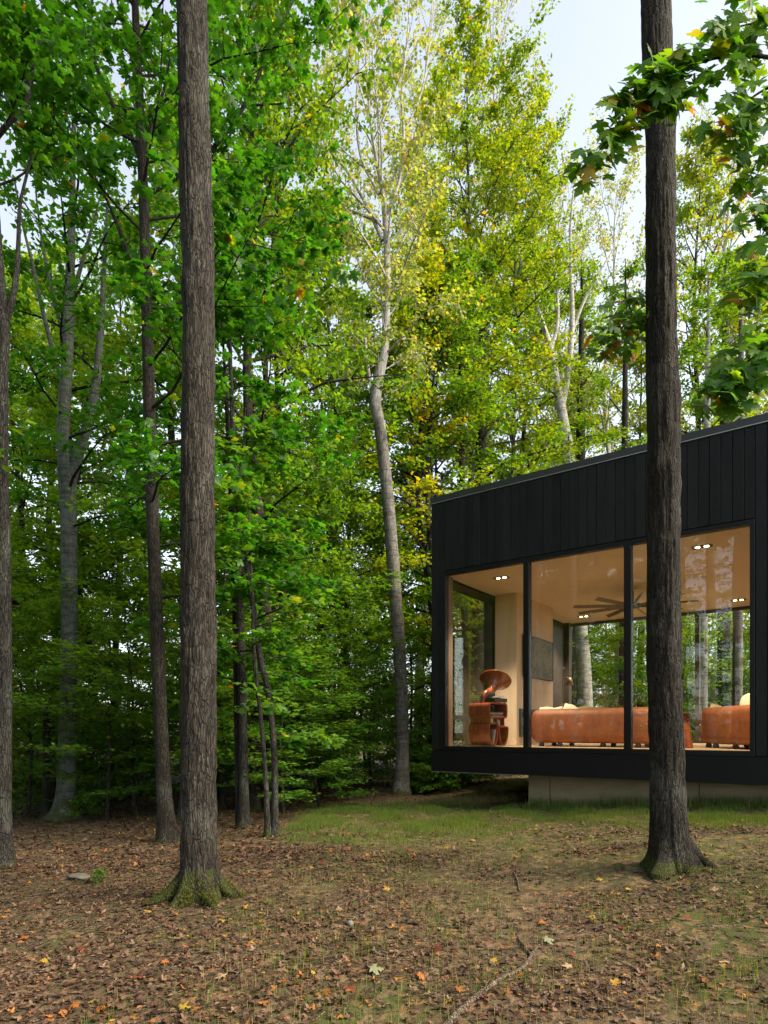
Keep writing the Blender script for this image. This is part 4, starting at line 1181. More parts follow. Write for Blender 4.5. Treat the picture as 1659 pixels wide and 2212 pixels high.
maple_branch(YB, [(1900, 60, 9), (1760, 40, 7), (1660, 45, 5), (1590, 60, 3), (1540, 80, 2)], 110, 34, .05, start=.3)
maple_branch(YB, [(1850, 330, 9), (1720, 300, 7), (1650, 330, 4), (1610, 400, 2)], 60, 34, .08, start=.35)
maple_branch(YB - .3, [(1950, 420, 9), (1760, 400, 6), (1680, 450, 4), (1640, 520, 2)], 60, 32, .08, start=.4)
# small orange tinged spray on the trunk in front of the house
tw9 = empty('crown'); tw9.parent = t9
maple_branch(Y9 + .15, [(1400, 716, 6), (1372, 706, 5), (1352, 700, 4), (1330, 722, 3), (1300, 745, 2)], 80, 30, .14, .13, .1, t9, tw9, o9)
maple_branch(Y9 + .15, [(1372, 706, 4), (1362, 670, 3), (1350, 640, 2)], 30, 22, .14, .12, .1, t9, tw9, o9)

for par in (crm, tw9):
    mine = [l for l in LEAFQ if l[0] is par]
    vis = [l for l in mine if (l[3] + (om if par is crm else o9))[0] / (l[3] + (om if par is crm else o9))[1] < .635]
    part_ = sorted(vis, key=lambda l: -l[6])[:300]
    ids = set(id(l) for l in part_)
    for l in part_: leaf_part(par, 'leaf_near', l[1], l[2], l[3], l[4], l[5], l[6])
    rest = [l for l in mine if id(l) not in ids]
    if rest:
        LV, LF, LT = leaf_arrays(rngm, np.array([l[3] for l in rest]), np.array([l[4] for l in rest]), np.array([l[5] for l in rest]), np.array([l[6] for l in rest]), np.array([l[1] for l in rest]), MAPLE_V, MAPLE_F)
        link('leaf_mass', npmesh('leaf_mass', LV, LF, M['leaf_near'], LT), par)['kind'] = 'stuff'

# crowns of the two big trunks, high above
def high_crown(root, org, pr, seed):
    p, r = pr
    tx = p[-1]
    pts = np.array([tx, tx + [0.05, -.1, 2.5], tx + [0, -.3, 5], tx + [.1, -.4, 8], tx + [.1, -.5, 11]])
    pp, rr = resample(pts, np.array([r[-1], r[-1] * .8, r[-1] * .6, r[-1] * .35, .02]), 40)
    V, F = tube(pp, rr, 20, .006, seed, 14, 3)
    link('stem', npmesh('stem', V, F, M['bark_dark'], smooth=True), root)
    crown_on(root, pp, rr, 'leaf_maple', seed, 'kite', name='high_crown', cb=float(pp[0][2] + 4.0), spread=2.4, nl=26, e0=20, e1=60, nsub=5, ntw=5, nleaf=8, lsize=.14)
high_crown(t1, o1, pr1, 91)
high_crown(t9, o9, pr9, 92)

# ---- trees behind the house and along the clearing
def at_px(px, Y): return (px - 829.5) / 1342 * Y
def Htop(py, Y): return CAM_Z + (1578.5 - py) / 1342 * Y
def yt(px, Y, top, key, label, name='maple_tree', **kw):
    x = at_px(px, Y); return tree(key, name, x, Y, label, 'tree', H=Htop(top, Y), **kw)
yt(1018, 20.5, 175, 'yellow', 'broad yellow-green maple with golden tips rising behind the house corner', rz=.6, wide=1.0)
yt(1110, 22.5, 330, 'yellow', 'golden green maple crown just right of the broad one, above the roof', rz=3.6, wide=.8)
yt(925, 19.5, 400, 'under0', 'yellow-green maple filling in below the golden crown, beside the aspen', rz=4.4, leafm='leaf_yellow')
yt(545, 12.2, -120, 'canopy0', 'full dark green maple directly behind the paired stems', rz=1.0, leafm='leaf_forest', wide=.9)
yt(600, 14.5, 60, 'canopy2', 'full green maple right of the paired stems, with its crown edge against the sky', rz=2.7, leafm='leaf_forest', wide=.85)
for px_i, Yi, top, rz_, k_, lab in ((25, 16.5, 620, .3, 'canopy2', 'bright green maple filling the gap behind the grey knotty trunk'), (105, 20.5, 540, 1.9, 'canopy0', 'light green maple standing straight behind the smooth forked beech'),
        (185, 16.0, 680, 3.1, 'canopy2', 'bushy lime maple right behind the fork of the beech'), (-40, 21, 480, 4.4, 'canopy0', 'tall light green maple far behind the grey knotty trunk'), (255, 21.5, 470, 5.3, 'canopy2', 'light green maple between the beech and the slender dark trunk'),
        (60, 25, 560, 2.6, 'canopy2', 'distant lime green maple behind the beech limbs')):
    yt(px_i, Yi, top, k_, lab, rz=rz_, leafm='leaf_lime', wide=.95)
yt(700, 18, 420, 'canopy2', 'green maple between the paired stems and the crooked aspen', rz=5.1, wide=1.1)
yt(930, 17.5, 560, 'canopy2', 'leafy dark green maple right of the tall crooked aspen', rz=2.1, leafm='leaf_yellow')
yt(1120, 27, 520, 'canopy0', 'bright green maple leaning over the roof edge beside the golden maple', rz=1.3, leafm='leaf_yellow')
yt(1060, 29, -60, 'poplar0', 'very tall pale poplar with sparse leaves against the open sky', 'poplar_tree', rz=.4, wide=1.0)
yt(905, 27, -120, 'poplar0', 'very tall pale poplar just behind the crooked aspen top', 'poplar_tree', rz=2.4, wide=1.0)
yt(1240, 24, 430, 'poplar1', 'pale poplar with white forked stem above the roof', 'poplar_tree', rz=4.0, wide=1.05)
yt(1200, 27, 470, 'poplar1', 'slim pale poplar standing behind the forked white poplar', 'poplar_tree', rz=1.0, wide=.95)
yt(1330, 26, 420, 'poplar1', 'thin leaved poplar between the white poplar and the dark trunk', 'poplar_tree', rz=5.2, wide=1.1)
yt(1500, 27, 290, 'canopy0', 'tall light green maple rising above the high end of the roof', rz=3.3, leafm='leaf_yellow')
yt(1560, 27, 200, 'poplar0', 'tall pale poplar above the high end of the roof', 'poplar_tree', rz=2.0, wide=1.1)
yt(1390, 28, 700, 'canopy2', 'low bright green maple showing over the middle of the roof', rz=.2, leafm='leaf_yellow')
yt(1620, 27, 560, 'canopy2', 'bushy green maple behind the right part of the roof', rz=1.9, leafm='leaf_yellow')
yt(740, 24, 120, 'poplar1', 'airy pale poplar left of the crooked aspen', 'poplar_tree', rz=3.0, wide=1.1)
for px_i, Yi, top, rz_, lab in ((1000, 21.5, 1130, .5, 'young lime tree behind the glazed corner of the room'), (1052, 24, 1150, 2.2, 'young lime tree standing behind the stout dark trunk by the house corner'), (955, 21, 1150, 3.9, 'young lime tree between the crooked aspen and the house corner'),
        (790, 22, 1120, 1.4, 'young lime tree in the gap just left of the crooked aspen'), (700, 20, 1180, 5.0, 'young lime tree in the gap between the leaning saplings and the aspen'), (905, 24.5, 1080, 4.1, 'young lime tree far behind the foot of the aspen')):
    yt(px_i, Yi, top, 'under0', lab, 'young_tree', rz=rz_, leafm='leaf_lime', wide=1.0)
for px_i, Yi, top, rz_, k_, lab in ((655, 13.2, 1340, .8, 'under1', 'layered leafy sapling just right of the leaning saplings'), (735, 14.6, 1300, 2.0, 'under0', 'layered young tree at the edge of the lawn left of the aspen'), (800, 16.2, 1360, 3.3, 'under1', 'leafy sapling growing close behind the aspen foot'),
        (690, 12.4, 1570, 4.2, 'under2', 'low leafy sapling at the back edge of the lawn'), (612, 11.6, 1440, 5.5, 'under1', 'leafy sapling behind the two leaning saplings'), (62, 12.6, 1340, 1.2, 'under1', 'layered sapling between the grey knotty trunk and the beech'),
        (232, 11.8, 1430, 2.9, 'under1', 'layered sapling between the beech and the slender dark trunk'), (292, 12.4, 1290, .2, 'under0', 'young tree behind the slender dark trunk with layered sprays'), (455, 12.0, 1400, 3.7, 'under1', 'layered sapling between the thick ridged trunk and the paired stems'),
        (170, 13.2, 1560, 4.9, 'under2', 'low leafy sapling beside the foot of the beech'), (560, 13.5, 1380, 1.8, 'under0', 'young tree with layered sprays behind the paired stems')):
    yt(px_i, Yi, top, k_, lab, 'young_tree', rz=rz_, leafm='leaf_under', wide=.9)
# trunks seen through the room
for px, Y, wpx, lab, bk in ((1268, 20.3, 30, 'leaning pale grey trunk seen through the rear window behind the long sofa', 'bark_pale'), (1248, 21.5, 24, 'dark trunk close beside the leaning pale trunk behind the house', 'bark_dark'),
                         (1344, 23, 16, 'slim dark trunk behind the house seen past the window post', 'bark_dark'), (1518, 19.0, 17, 'straight blue grey trunk behind the house next to the rear window post', 'bark_pale'),
                         (1562, 21, 26, 'thick brown trunk behind the house seen through the rear window', 'bark_brown'), (1592, 18.6, 20, 'knotty grey trunk behind the house over the cream cushion', 'bark_aspen'),
                         (1006, 18.0, 15, 'thin dark trunk seen through the glazed corner of the room', 'bark_dark'), (1032, 19.0, 30, 'stout dark trunk seen through the glazed corner of the room', 'bark_dark')):
    yb = 1578.5 + 1342 * 1.45 / Y
    lean = -14 if px == 1268 else rngm.uniform(-6, 6)
    path_ = [(px, yb, wpx * 1.2), (1262, 1450, wpx), (1250, 1300, wpx * .95), (1240, 1150, wpx * .9), (1228, 985, wpx * .8), (1210, 870, wpx * .65), (1190, 760, wpx * .45), (1165, 680, wpx * .3), (1140, 610, wpx * .15), (1120, 540, wpx * .08)] if px == 1268 else [(px, yb, wpx * 1.2), (px + lean * .2, 1450, wpx), (px + lean * .5, 1300, wpx * .95), (px + lean, 1150, wpx * .9), (px + lean * 1.6, 900, wpx * .75), (px + lean * 2, 700, wpx * .45), (px + lean * 2, 560, wpx * .08)]
    rt, oo, YY, pr = hero('maple_tree', (px, yb), path_,
        bk, lab, barkd=.006, sides=22, k=90, seed=int(px), Y=Y)
    if px == 1268:
        for bp in ([(1213, 880, 15), (1228, 800, 13), (1236, 700, 11), (1234, 600, 9), (1232, 500, 6), (1240, 400, 3)], [(1190, 760, 9), (1205, 690, 7), (1200, 600, 5), (1190, 520, 3)], [(1235, 720, 7), (1262, 650, 6), (1300, 580, 4), (1330, 530, 2)], [(1205, 850, 7), (1160, 830, 5), (1120, 800, 3)]):
            branch(rt, oo, YY, bp, bk, 8, 24, .001)
    crown_on(rt, pr[0], pr[1], 'leaf_forest' if px != 1268 else 'leaf_lime', int(px), cb=9.0, spread=1.7, nl=11, e0=20, e1=55, nsub=5, ntw=5, nleaf=11, lsize=.12)

# ---- the woods
rng = np.random.RandomState(2024)
placed = [(o[0], o[1], 1.0) for o in (o1, o2, o3, o4, o6, o7, o8, o9, om)]
def wmax(u):
    px = 829.5 + 1342 * u
    return float(np.interp(px, [-200, 0, 235, 330, 640, 720, 800, 960, 1000, 1200, 1390, 1470, 1659, 1750, 2200], [.85, .80, .80, 1.5, 1.5, .95, .72, .72, .62, .58, .55, .62, .70, .9, .9]))
def ok(x, y, d, hm=1.2):
    q, t = to_house(x, y)
    if -1.0 - hm * .3 < q < 10.5 and -2.5 < t < TB + hm: return False
    return all((x - a) ** 2 + (y - b) ** 2 > (d + 0 * e) ** 2 for a, b, e in placed)
def scatter(n, xr_, yr_, d, cond, keys, lab, name, cat, grp, Hr, leafs=(None,), tries=40):
    c = 0
    for _ in range(n * tries):
        if c >= n: break
        x = rng.uniform(*xr_); y = rng.uniform(*yr_)
        if not cond(x, y) or not ok(x, y, d): continue
        k = keys[rng.randint(len(keys))]
        h = rng.uniform(*Hr)
        if y > 1 and abs(x / y) < .8: h = min(h, wmax(x / y) * y + 1.5)
        if h < SPECIES[k][2] * .45: continue
        tree(k, name, x, y, lab, cat, grp, H=h, rz=rng.uniform(0, 6.28), leafm=leafs[rng.randint(len(leafs))])
        placed.append((x, y, d)); c += 1
    return c
view = lambda x, y: abs(x / y) < .72
scatter(5, (-12, 1.5), (12.5, 24), 1.9, lambda x, y: view(x, y) and (x < -1.6 or y > 16.5) and x / y > -.37, ['canopy0', 'canopy1', 'canopy2'], 'slender dark trunked maple in the woods behind the beech and paired stems', 'maple_tree', 'tree', 'trees of the nearer woods', (12, 20), ('leaf_forest', 'leaf_lime', None))
scatter(5, (-20, 26), (26, 40), 2.4, lambda x, y: view(x, y) and x / y > -.36 and to_house(x, y)[1] > 12, ['canopy0', 'canopy1', 'canopy2'], 'maple standing deep in the woods beyond the nearer trees', 'maple_tree', 'tree', 'trees deep in the woods', (13, 22), (None, 'leaf_yellow'))
scatter(18, (-14, 1.0), (10.5, 20), 1.1, lambda x, y: view(x, y) and (x < -2.8 or y > 15.5) and y > 10.5 - .1 * x, ['under0', 'under1'], 'young broad leaved tree with layered sprays under the tall trees', 'young_tree', 'tree', 'young trees of the understorey', (4.5, 8.5), ('leaf_forest', 'leaf_lime'))
scatter(60, (-26, 24), (19, 34), 1.3, lambda x, y: view(x, y) and (to_house(x, y)[1] > 15 or x < 3), ['under0', 'under1'], 'young leafy tree growing far back between the trunks', 'young_tree', 'tree', 'young trees far back', (3.5, 6.5), ('leaf_lime', 'leaf_yellow'))
scatter(28, (4, 18), (19, 32), 1.5, lambda x, y: view(x, y) and to_house(x, y)[1] > 11.5, ['under0', 'under1'], 'bright leafy young tree growing behind the house', 'young_tree', 'tree', 'young trees behind the house', (4.5, 7.5), ('leaf_lime',))
scatter(40, (-13, 4), (12, 22), .7, lambda x, y: view(x, y) and (x < -3.0 or y > 15.2) , ['under2', 'shrub0'], 'knee to head high leafy seedling on the shaded woodland floor', 'seedling', 'plant', 'seedlings on the woodland floor', (.8, 3.2))
scatter(44, (-22, 20), (20, 34), .9, lambda x, y: view(x, y) and (to_house(x, y)[1] > 14 or x < 3), ['under2', 'under1'], 'low leafy thicket sapling far back under the trees', 'thicket_sapling', 'tree', 'low saplings far back', (1.8, 4.0), ('leaf_lime',))
scatter(14, (.6, 3.6), (14.2, 17), .35, lambda x, y: True, ['shrub0', 'shrub1'], 'small bright leafy shrub near the ground by the raised house corner', 'shrub', 'plant', 'shrubs by the raised house corner', (.5, 1.2))
for x, y, r in ((-5.2, 4.35, .2), (-4.3, -1.5, .2), (-5.9, 5.4, .15), (-5.5, .9, .17), (-7.6, 2.6, .2), (-6.4, -2.8, .22), (-8.4, 4.6, .18)):
    tree('sentinel', 'maple_tree', x, y, 'straight grey trunk with a high crown at the edge of the clearing, facing the windows', 'tree', 'tall trunks facing the windows', H=rng.uniform(15, 19), rz=rng.rand() * 6, wide=r / .2)
    placed.append((x, y, 1))
scatter(18, (-20, -5), (14, 28), 1.6, lambda x, y: view(x, y) and x / y < -.30, ['under0'], 'tall young tree with bright leaves in the woods behind the smooth beech', 'young_tree', 'tree', 'young trees behind the beech', (6, 10), ('leaf_lime', 'leaf_yellow'))
for x, y in ((-8.5, 6.2), (-11, 5), (-13.5, 3.6), (-15.5, 2.0), (-10.2, 2.8), (-17, 5), (-12, .5), (-9, 8.2)):
    tree('canopy2', 'maple_tree', x, y, 'leafy maple in the woods beyond the trunks facing the windows', 'tree', 'maples beyond the facing trunks', H=rng.uniform(10, 12), rz=rng.rand() * 6)
    placed.append((x, y, 1))
# woods left of and behind the camera (mirrored in the window panes)
scatter(16, (-22, -6), (-9, 9), 1.8, lambda x, y: x / max(y, .5) < -.85 or y < .5, ['canopy0', 'canopy1', 'canopy2'], 'tall maple in the woods beside the clearing', 'maple_tree', 'tree', 'trees beside the clearing', (12, 18))
scatter(46, (-22, -5.5), (-9, 8), 1.0, lambda x, y: x / max(y, .5) < -.9 or y < .5, ['under0', 'under1'], 'young leafy tree at the edge of the clearing', 'young_tree', 'tree', 'young trees beside the clearing', (4, 8))

# ------------------------------------------------------------------ forest floor
OVAL = np.array([(.5, 0, 0), (0, 0, .0), (.28, .26, .0), (.68, .24, .0), (1, 0, 0), (.68, -.24, 0), (.28, -.26, 0)], float)
OVAL_F = np.array([(0, 1 + (i + 1) % 6, 1 + i) for i in range(6)])
def curl(V, a, b):
    V = V.copy(); V[:, 2] = a * V[:, 1] ** 2 * 2 + b * (V[:, 0] - .5) ** 2; return V
def lawn(x, y):
    q, t = to_house(x, y)
    m = np.clip((x + 1.7 + .5 * (vnoise(y * 1.3, x) - .5)) / .5, 0, 1) * np.clip((12.9 - y) / .4, 0, 1) * np.clip((y - (8.3 + .12 * x) - 1.3 * (vnoise(x * 1.1 + 5, y * 1.1) - .5)) / .9, 0, 1)
    m = m * np.clip((.75 - t) / .2, 0, 1)
    strip = np.clip((t + 1.5 + .8 * (vnoise(q * 1.4, t) - .5)) / .5, 0, 1) * np.clip((.62 - t) / .05, 0, 1) * (q > 1.0)
    return np.maximum(m * np.clip((2.6 - x) / 1.5, 0, 1), strip * .9)
def floor_points(rng, n, y0, y1, wide=.68, p=1.0):
    y = y0 + (y1 - y0) * rng.rand(n) ** p
    x = rng.uniform(-wide, wide, n) * (y + .3)
    q, t = to_house(x, y)
    k = ~((q > 1.6) & (t > .55))
    return x[k], y[k]
def build_litter():
    rng = np.random.RandomState(71)
    Vs, Fs, Ts, off = [], [], [], 0
    for n, y0, y1, sz, shp in ((36000, 2.6, 8, .029, 'oval'), (10000, 2.6, 8, .044, 'maple'), (40000, 7, 20, .044, 'oval'), (13000, 7, 18, .062, 'maple'), (5000, 18, 30, .13, 'oval')):
        for v in range(3):
            x, y = floor_points(rng, n // 3, y0, y1)
            patch = vnoise(x * 1.7 + 40, y * 1.7)
            keep = rng.rand(len(x)) < np.clip(.22 + 2.0 * (patch - .3) + .6 * np.clip((.3 - x) / 2.0, 0, 1), .14, 1) * (1 - .75 * lawn(x, y))
            x, y = x[keep], y[keep]
            m = len(x)
            base = curl(OVAL if shp == 'oval' else MAPLE_V, (-.4, .25, .7)[v], (.15, -.12, .25)[v])
            f0 = OVAL_F if shp == 'oval' else MAPLE_F
            a = rng.rand(m) * 6.28
            ax = np.stack([np.cos(a), np.sin(a), rng.normal(0, .10, m)], 1)
            nr = np.array([0, 0, 1.0]) + rng.normal(0, .16, (m, 3))
            pos = np.stack([x, y, gz(x, y) + .008 + .012 * rng.rand(m)], 1)
            tint = np.clip(rng.beta(1.6, 2.2, m) * .86, 0, 1)
            hot = rng.rand(m); tint[hot < .05] = rng.uniform(.86, .93, (hot < .05).sum()); tint[hot < .015] = rng.uniform(.95, 1, (hot < .015).sum())
            V, F, T = leaf_arrays(rng, pos, ax, nr, sz * rng.uniform(.5, 1.35, m), tint, base, f0)
            Vs.append(V); Fs.append(F + off); Ts.append(T); off += len(V)
    o = link('leaf_litter', npmesh('leaf_litter', np.concatenate(Vs), np.concatenate(Fs), M['litter'], np.concatenate(Ts)))
    meta(o, 'brown and russet fallen leaves covering the ground', 'leaf litter', kind='stuff')
build_litter()

BLADE = np.array([(0, -.022, 0), (0, .022, 0), (.5, .018, .05), (.5, -.018, .05), (1, 0, .24)])
BLADE_F = np.array([(0, 1, 2), (0, 2, 3), (3, 2, 4)])
def build_grass():
    rng = np.random.RandomState(72)
    def blades(x, y, L, lean, tint, name_tint):
        m = len(x); a = rng.rand(m) * 6.28
        out = np.stack([np.cos(a), np.sin(a), 0 * a], 1)
        ax = out * (lean * rng.uniform(.3, 1.5, m))[:, None] + np.array([0, 0, 1.0])
        return leaf_arrays(rng, np.stack([x, y, gz(x, y) - .004], 1), ax, -out + np.array([0, 0, .2]), L, tint, BLADE, BLADE_F)
    parts = []
    # lawn beside the house
    x = rng.uniform(-2.3, 8.5, 400000); y = rng.uniform(6.5, 13.2, 400000)
    k = (rng.rand(len(x)) < lawn(x, y) * (.35 + .65 * (vnoise(x * 2.2, y * 2.2 + 9) > .38))) & (np.abs(x / y) < .72)
    x, y = x[k], y[k]
    parts.append(blades(x, y, rng.uniform(.02, .065, len(x)) * (.45 + 1.5 * vnoise(x * 3.3 + 2, y * 3.3)), .8, np.clip(rng.normal(.36, .22, len(x)) + .25 * (vnoise(x, y * 1.4) - .5), 0, 1), 0))
    # taller tufts along the concrete
    q = rng.uniform(1.8, 9, 3600); t = .55 - np.abs(rng.normal(0, .16, 3600))
    x = HX + q * .814 + t * .581; y = HY - q * .581 + t * .814
    parts.append(blades(x, y, rng.uniform(.06, .20, len(x)), .6, np.clip(rng.normal(.45, .25, len(x)), 0, 1), 0))
    # thin short cover over the soil
    x, y = floor_points(rng, 190000, 3.0, 10.5); k = (vnoise(x * .9 + 31, y * .9 + 8) + .35 * vnoise(x * 4, y * 4) > .60) & (x > -1.3 + .12 * y - .6)
    x, y = x[k], y[k]
    parts.append(blades(x, y, rng.uniform(.010, .034, len(x)), 1.8, np.clip(rng.normal(.45, .2, len(x)), 0, .78), 0))
    # scattered thin tufts near the camera
    cx, cy = floor_points(rng, 260, 2.7, 9.5)
    k = vnoise(cx * .8 + 17, cy * .8 + 3) > .47; cx, cy = cx[k & (cx > -1.5)], cy[k & (cx > -1.5)]
    x = np.repeat(cx, 34) + rng.normal(0, .085, len(cx) * 34); y = np.repeat(cy, 34) + rng.normal(0, .085, len(cx) * 34)
    parts.append(blades(x, y, rng.uniform(.03, .11, len(x)) , 1.8, np.clip(rng.normal(.4, .2, len(x)), 0, .85), 0))
    # flattened straw
    x, y = floor_points(rng, 9000, 3.0, 10.5); k = vnoise(x * 1.1 + 4, y * 1.1 + 60) > .45
    x, y = x[k & (x > -1.2)], y[k & (x > -1.2)]
    parts.append(blades(x, y, rng.uniform(.04, .10, len(x)), 16.0, rng.uniform(.80, .97, len(x)), 0))
    x = rng.normal(1.75, .55, 2600); y = rng.normal(12.75, .22, 2600)
    parts.append(blades(x, y, rng.uniform(.06, .16, len(x)), 14.0, rng.uniform(.92, 1, len(x)), 0))
    Vs, Fs, Ts, off = [], [], [], 0
    for V, F, T in parts: Vs.append(V); Fs.append(F + off); Ts.append(T); off += len(V)
    o = link('grass', npmesh('grass', np.concatenate(Vs), np.concatenate(Fs), M['grass'], np.concatenate(Ts)))
    meta(o, 'short grass and straw growing on the bare soil by the house', 'grass', kind='stuff')
build_grass()

def ground_poly(px, lift=0.0):
    out = []
    for x, y in px:
        Y = ground_at(x, y); X = at_px(x, Y); out.append((X, Y, gz1(X, Y) + lift))
    return np.array(out)
def stick(name, px, r0, r1, label, cat, group=None, forks=(), k=24, sides=8, mt='twig'):
    pts = ground_poly(px, r0 * .7)
    p, r = resample(pts, np.linspace(r0, r1, len(pts)), k)
    org = p[0].copy()
    V, F = tube(p - org, r, sides, r0 * .18, int(px[0][0]), 6, 9)
    root = link(name, npmesh(name, V, F, M[mt], smooth=True), None, tuple(org))
    for f in forks:
        fp = ground_poly(f, r1 * .8); fp[0, 2] += r1 * .3
        p2, r2 = resample(fp, np.linspace(r1 * .9, r1 * .3, len(fp)), 14)
        V, F = tube(p2 - org, r2, 6, 0)
        link('twig', npmesh('twig', V, F, M[mt], smooth=True), root)
    return meta(root, label, cat, group)
stick('fallen_branch', [(958, 2230), (1000, 2185), (1045, 2148), (1090, 2118), (1125, 2098), (1143, 2078), (1150, 2062)], .020, .010, 'long bare fallen branch with a forked end lying on the soil', 'branch',
      forks=([(1148, 2068), (1130, 2045), (1116, 2022), (1112, 2000)], [(1150, 2064), (1165, 2045), (1190, 2035), (1225, 2030)]), k=40)
for i, (px, r) in enumerate((([(1110, 1888), (1118, 1905), (1122, 1928)], .012), ([(798, 2058), (835, 2070), (868, 2073)], .013), ([(700, 2050), (740, 2058), (775, 2068)], .008),
        ([(800, 2095), (808, 2120), (812, 2150)], .006), ([(300, 1895), (350, 1875), (410, 1862)], .009), ([(330, 1905), (380, 1888), (440, 1878)], .007), ([(430, 2080), (470, 2060), (520, 2050)], .007),
        ([(60, 2110), (120, 2090), (160, 2082)], .010), ([(1040, 2090), (1060, 2065), (1085, 2040)], .005), ([(1330, 1930), (1352, 1950), (1372, 1975)], .006), ([(560, 1985), (600, 1975), (650, 1990)], .006),
        ([(620, 2010), (655, 2020), (690, 2018)], .006), ([(30, 1815), (90, 1806), (150, 1803)], .014), ([(250, 1800), (285, 1795), (330, 1800)], .010), ([(530, 1880), (570, 1868), (600, 1860)], .010))):
    stick('dead_twig', px, r, r * .5, 'thin dead twig lying in the fallen leaves', 'twig', 'dead twigs on the ground', k=14, sides=6)
stick('fallen_log', [(250, 1728), (330, 1712), (420, 1700), (520, 1694)], .10, .07, 'dark rotting log lying in the shade behind the slender dark trunk', 'log', k=40, sides=18, mt='bark_dark')
stick('fallen_log', [(160, 1745), (210, 1738), (270, 1732)], .06, .045, 'short fallen log lying at the foot of the smooth beech', 'log', k=30, sides=14, mt='bark_dark')
stick('fallen_log', [(590, 1712), (640, 1706), (720, 1694), (790, 1690)], .055, .04, 'crooked grey log lying in front of the dark shrubs, left of the crooked aspen', 'log', k=40, sides=14, mt='twig')

def rock(px, py, r, sq, m, label, seed):
    Y = ground_at(px, py); X = at_px(px, Y)
    bm = bmesh.new(); bmesh.ops.create_icosphere(bm, subdivisions=4, radius=1)
    rr = np.random.RandomState(seed); o1_ = rr.rand(3) * 50
    for v in bm.verts:
        f = 1 + .35 * (float(vnoise(v.co.x * 1.3 + o1_[0] + v.co.z, v.co.y * 1.3 + o1_[1])) - .5) + .10 * (float(vnoise(v.co.x * 5 + o1_[2] + v.co.z * 3, v.co.y * 5)) - .5)
        v.co = Vector((v.co.x * r * f * sq[0], v.co.y * r * f * sq[1], v.co.z * r * f * sq[2]))
    me = bpy.data.meshes.new('stone'); bm.to_mesh(me); bm.free(); me.materials.append(m)
    me.polygons.foreach_set('use_smooth', [True] * len(me.polygons))
    o = link('stone', me, None, (X, Y, gz1(X, Y) + r * sq[2] * .45)); o.rotation_euler.z = rr.rand() * 6
    meta(o, label, 'stone')
rock(757, 2000, .026, (1.1, 1, .95), M['stone'], 'round dark grey stone lying on bare soil', 1)
rock(172, 1895, .10, (1.5, .9, .26), M['stone_pale'], 'flat pale stone half sunk in the leaf litter', 2)
rock(20, 1808, .07, (1, 1, .6), M['stone_pale'], 'small pale stone near the foot of the smooth beech', 3)

# single bright fallen leaves
rngf = np.random.RandomState(99)
GROUPS = {'orange': ('leaf_fallen_orange', 'bright orange fallen leaf lying on the ground', 'orange fallen leaves'), 'yellow': ('leaf_fallen_yellow', 'yellow fallen leaf lying on the ground', 'yellow fallen leaves'),
          'red': ('leaf_fallen_red', 'dark red fallen leaf lying on the ground', 'red fallen leaves'), 'tan': ('leaf_fallen_tan', 'large tan fallen leaf lying on the ground', 'tan fallen leaves')}
for k, c in (('orange', (.32, .105, .022)), ('yellow', (.36, .24, .03)), ('red', (.16, .035, .02)), ('tan', (.36, .25, .15)), ('pale', (.17, .18, .10))):
    M['leaf_fallen_' + k] = leaf_mat('leaf_fallen_' + k, [(0, tuple(v * .75 for v in c)), (1, c)], (1, 1, 1), .15, .5)
spots = {'orange': [(1178, 1962), (1163, 2003), (1215, 1890), (1500, 1822), (1340, 1936), (610, 2132), (155, 2180), (130, 2195), (210, 2190), (630, 1908), (905, 2120), (870, 2010), (1440, 1922), (885, 1838), (1310, 1840), (1120, 2120), (990, 2150), (60, 2030), (350, 2085), (700, 2150)],
         'yellow': [(1255, 1922), (462, 1962), (325, 1976), (255, 1905), (1060, 2082), (1355, 1925), (960, 1835), (395, 2190), (1020, 1820), (1300, 1905), (1180, 1880), (205, 2170), (100, 2080), (520, 1930), (840, 1925), (1280, 1985)],
         'red': [(1400, 2115), (1230, 2070), (700, 1870), (560, 1945), (940, 2055), (300, 2120), (1045, 2170), (1110, 1870), (760, 2140), (1480, 1990), (180, 2060), (1350, 2010)],
         'tan': [(1570, 2085), (1110, 2170), (1090, 2030), (1470, 1900), (830, 2180), (480, 2120), (1230, 2100), (1420, 1850), (640, 2060), (1540, 1930)]}
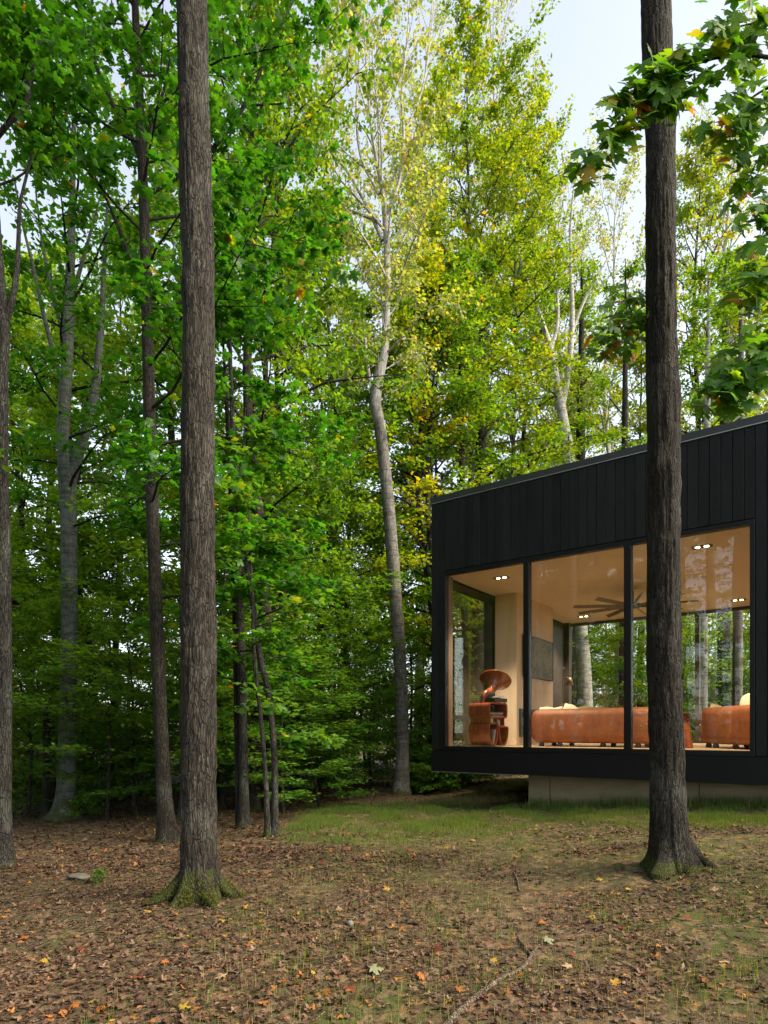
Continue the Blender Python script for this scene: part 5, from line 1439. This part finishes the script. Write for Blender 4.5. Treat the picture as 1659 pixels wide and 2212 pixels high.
for g, pts in spots.items():
    m_, lab, grp = GROUPS[g]
    for px, py in pts:
        Y = ground_at(px, py); X = at_px(px, Y)
        o = link('fallen_leaf', leaf_mesh(m_, float(rngf.choice([.2, .9])), int(rngf.randint(5))))
        a = rngf.rand() * 6.28
        o.matrix_world = frame((X, Y, gz1(X, Y) + .022), (math.cos(a), math.sin(a), .1), (rngf.normal(0, .25), rngf.normal(-.15, .25), 1), rngf.uniform(.035, .06) * (1 + .04 * Y))
        meta(o, lab, 'leaf', grp)
for px, py, lab, sz in ((1176, 2042, 'large pale green fallen leaf resting against the long fallen branch', .08), (800, 2108, 'large pale fallen leaf with ragged edge on the leaf litter', .09)):
    Y = ground_at(px, py); X = at_px(px, Y)
    o = link('fallen_leaf', leaf_mesh('leaf_fallen_pale', .9, 2)); o.matrix_world = frame((X, Y, gz1(X, Y) + .035), (1, .2, .1), (.1, -.35, 1), sz)
    meta(o, lab, 'leaf')
# green seedlings in the litter
for px, py, lab, h in ((212, 1905, 'small green seedling growing beside the flat pale stone', .13), (190, 1770, 'low leafy seedling beside the smooth beech foot', .5), (60, 1760, 'bushy seedling in the shade behind the grey knotty trunk', .8)):
    Y = ground_at(px, py)
    tree('shrub1', 'seedling', at_px(px, Y), Y, lab, 'plant', H=h, rz=px)

def build_twig_litter():
    rng = np.random.RandomState(73)
    x, y = floor_points(rng, 2600, 2.7, 15)
    Vs, Fs, off = [], [], 0
    for a, b in zip(x, y):
        L = rng.uniform(.06, .34); an = rng.rand() * 6.28; d = np.array([math.cos(an), math.sin(an), rng.normal(0, .06)]); r = rng.uniform(.0015, .0045)
        p0 = np.array([a, b, gz1(a, b) + .012]); pm = p0 + d * L * .5 + rng.normal(0, .012, 3) * [1, 1, .3]; p1 = p0 + d * L
        V, F = tube(np.array([p0, pm, p1]), [r, r * .8, r * .4], 4)
        Vs.append(V); Fs.append(F + off); off += len(V)
    o = link('twig_litter', npmesh('twig_litter', np.concatenate(Vs), np.concatenate(Fs), M['twig']))
    meta(o, 'tiny dry twigs strewn over the soil and leaves', 'twigs', kind='stuff')
build_twig_litter()
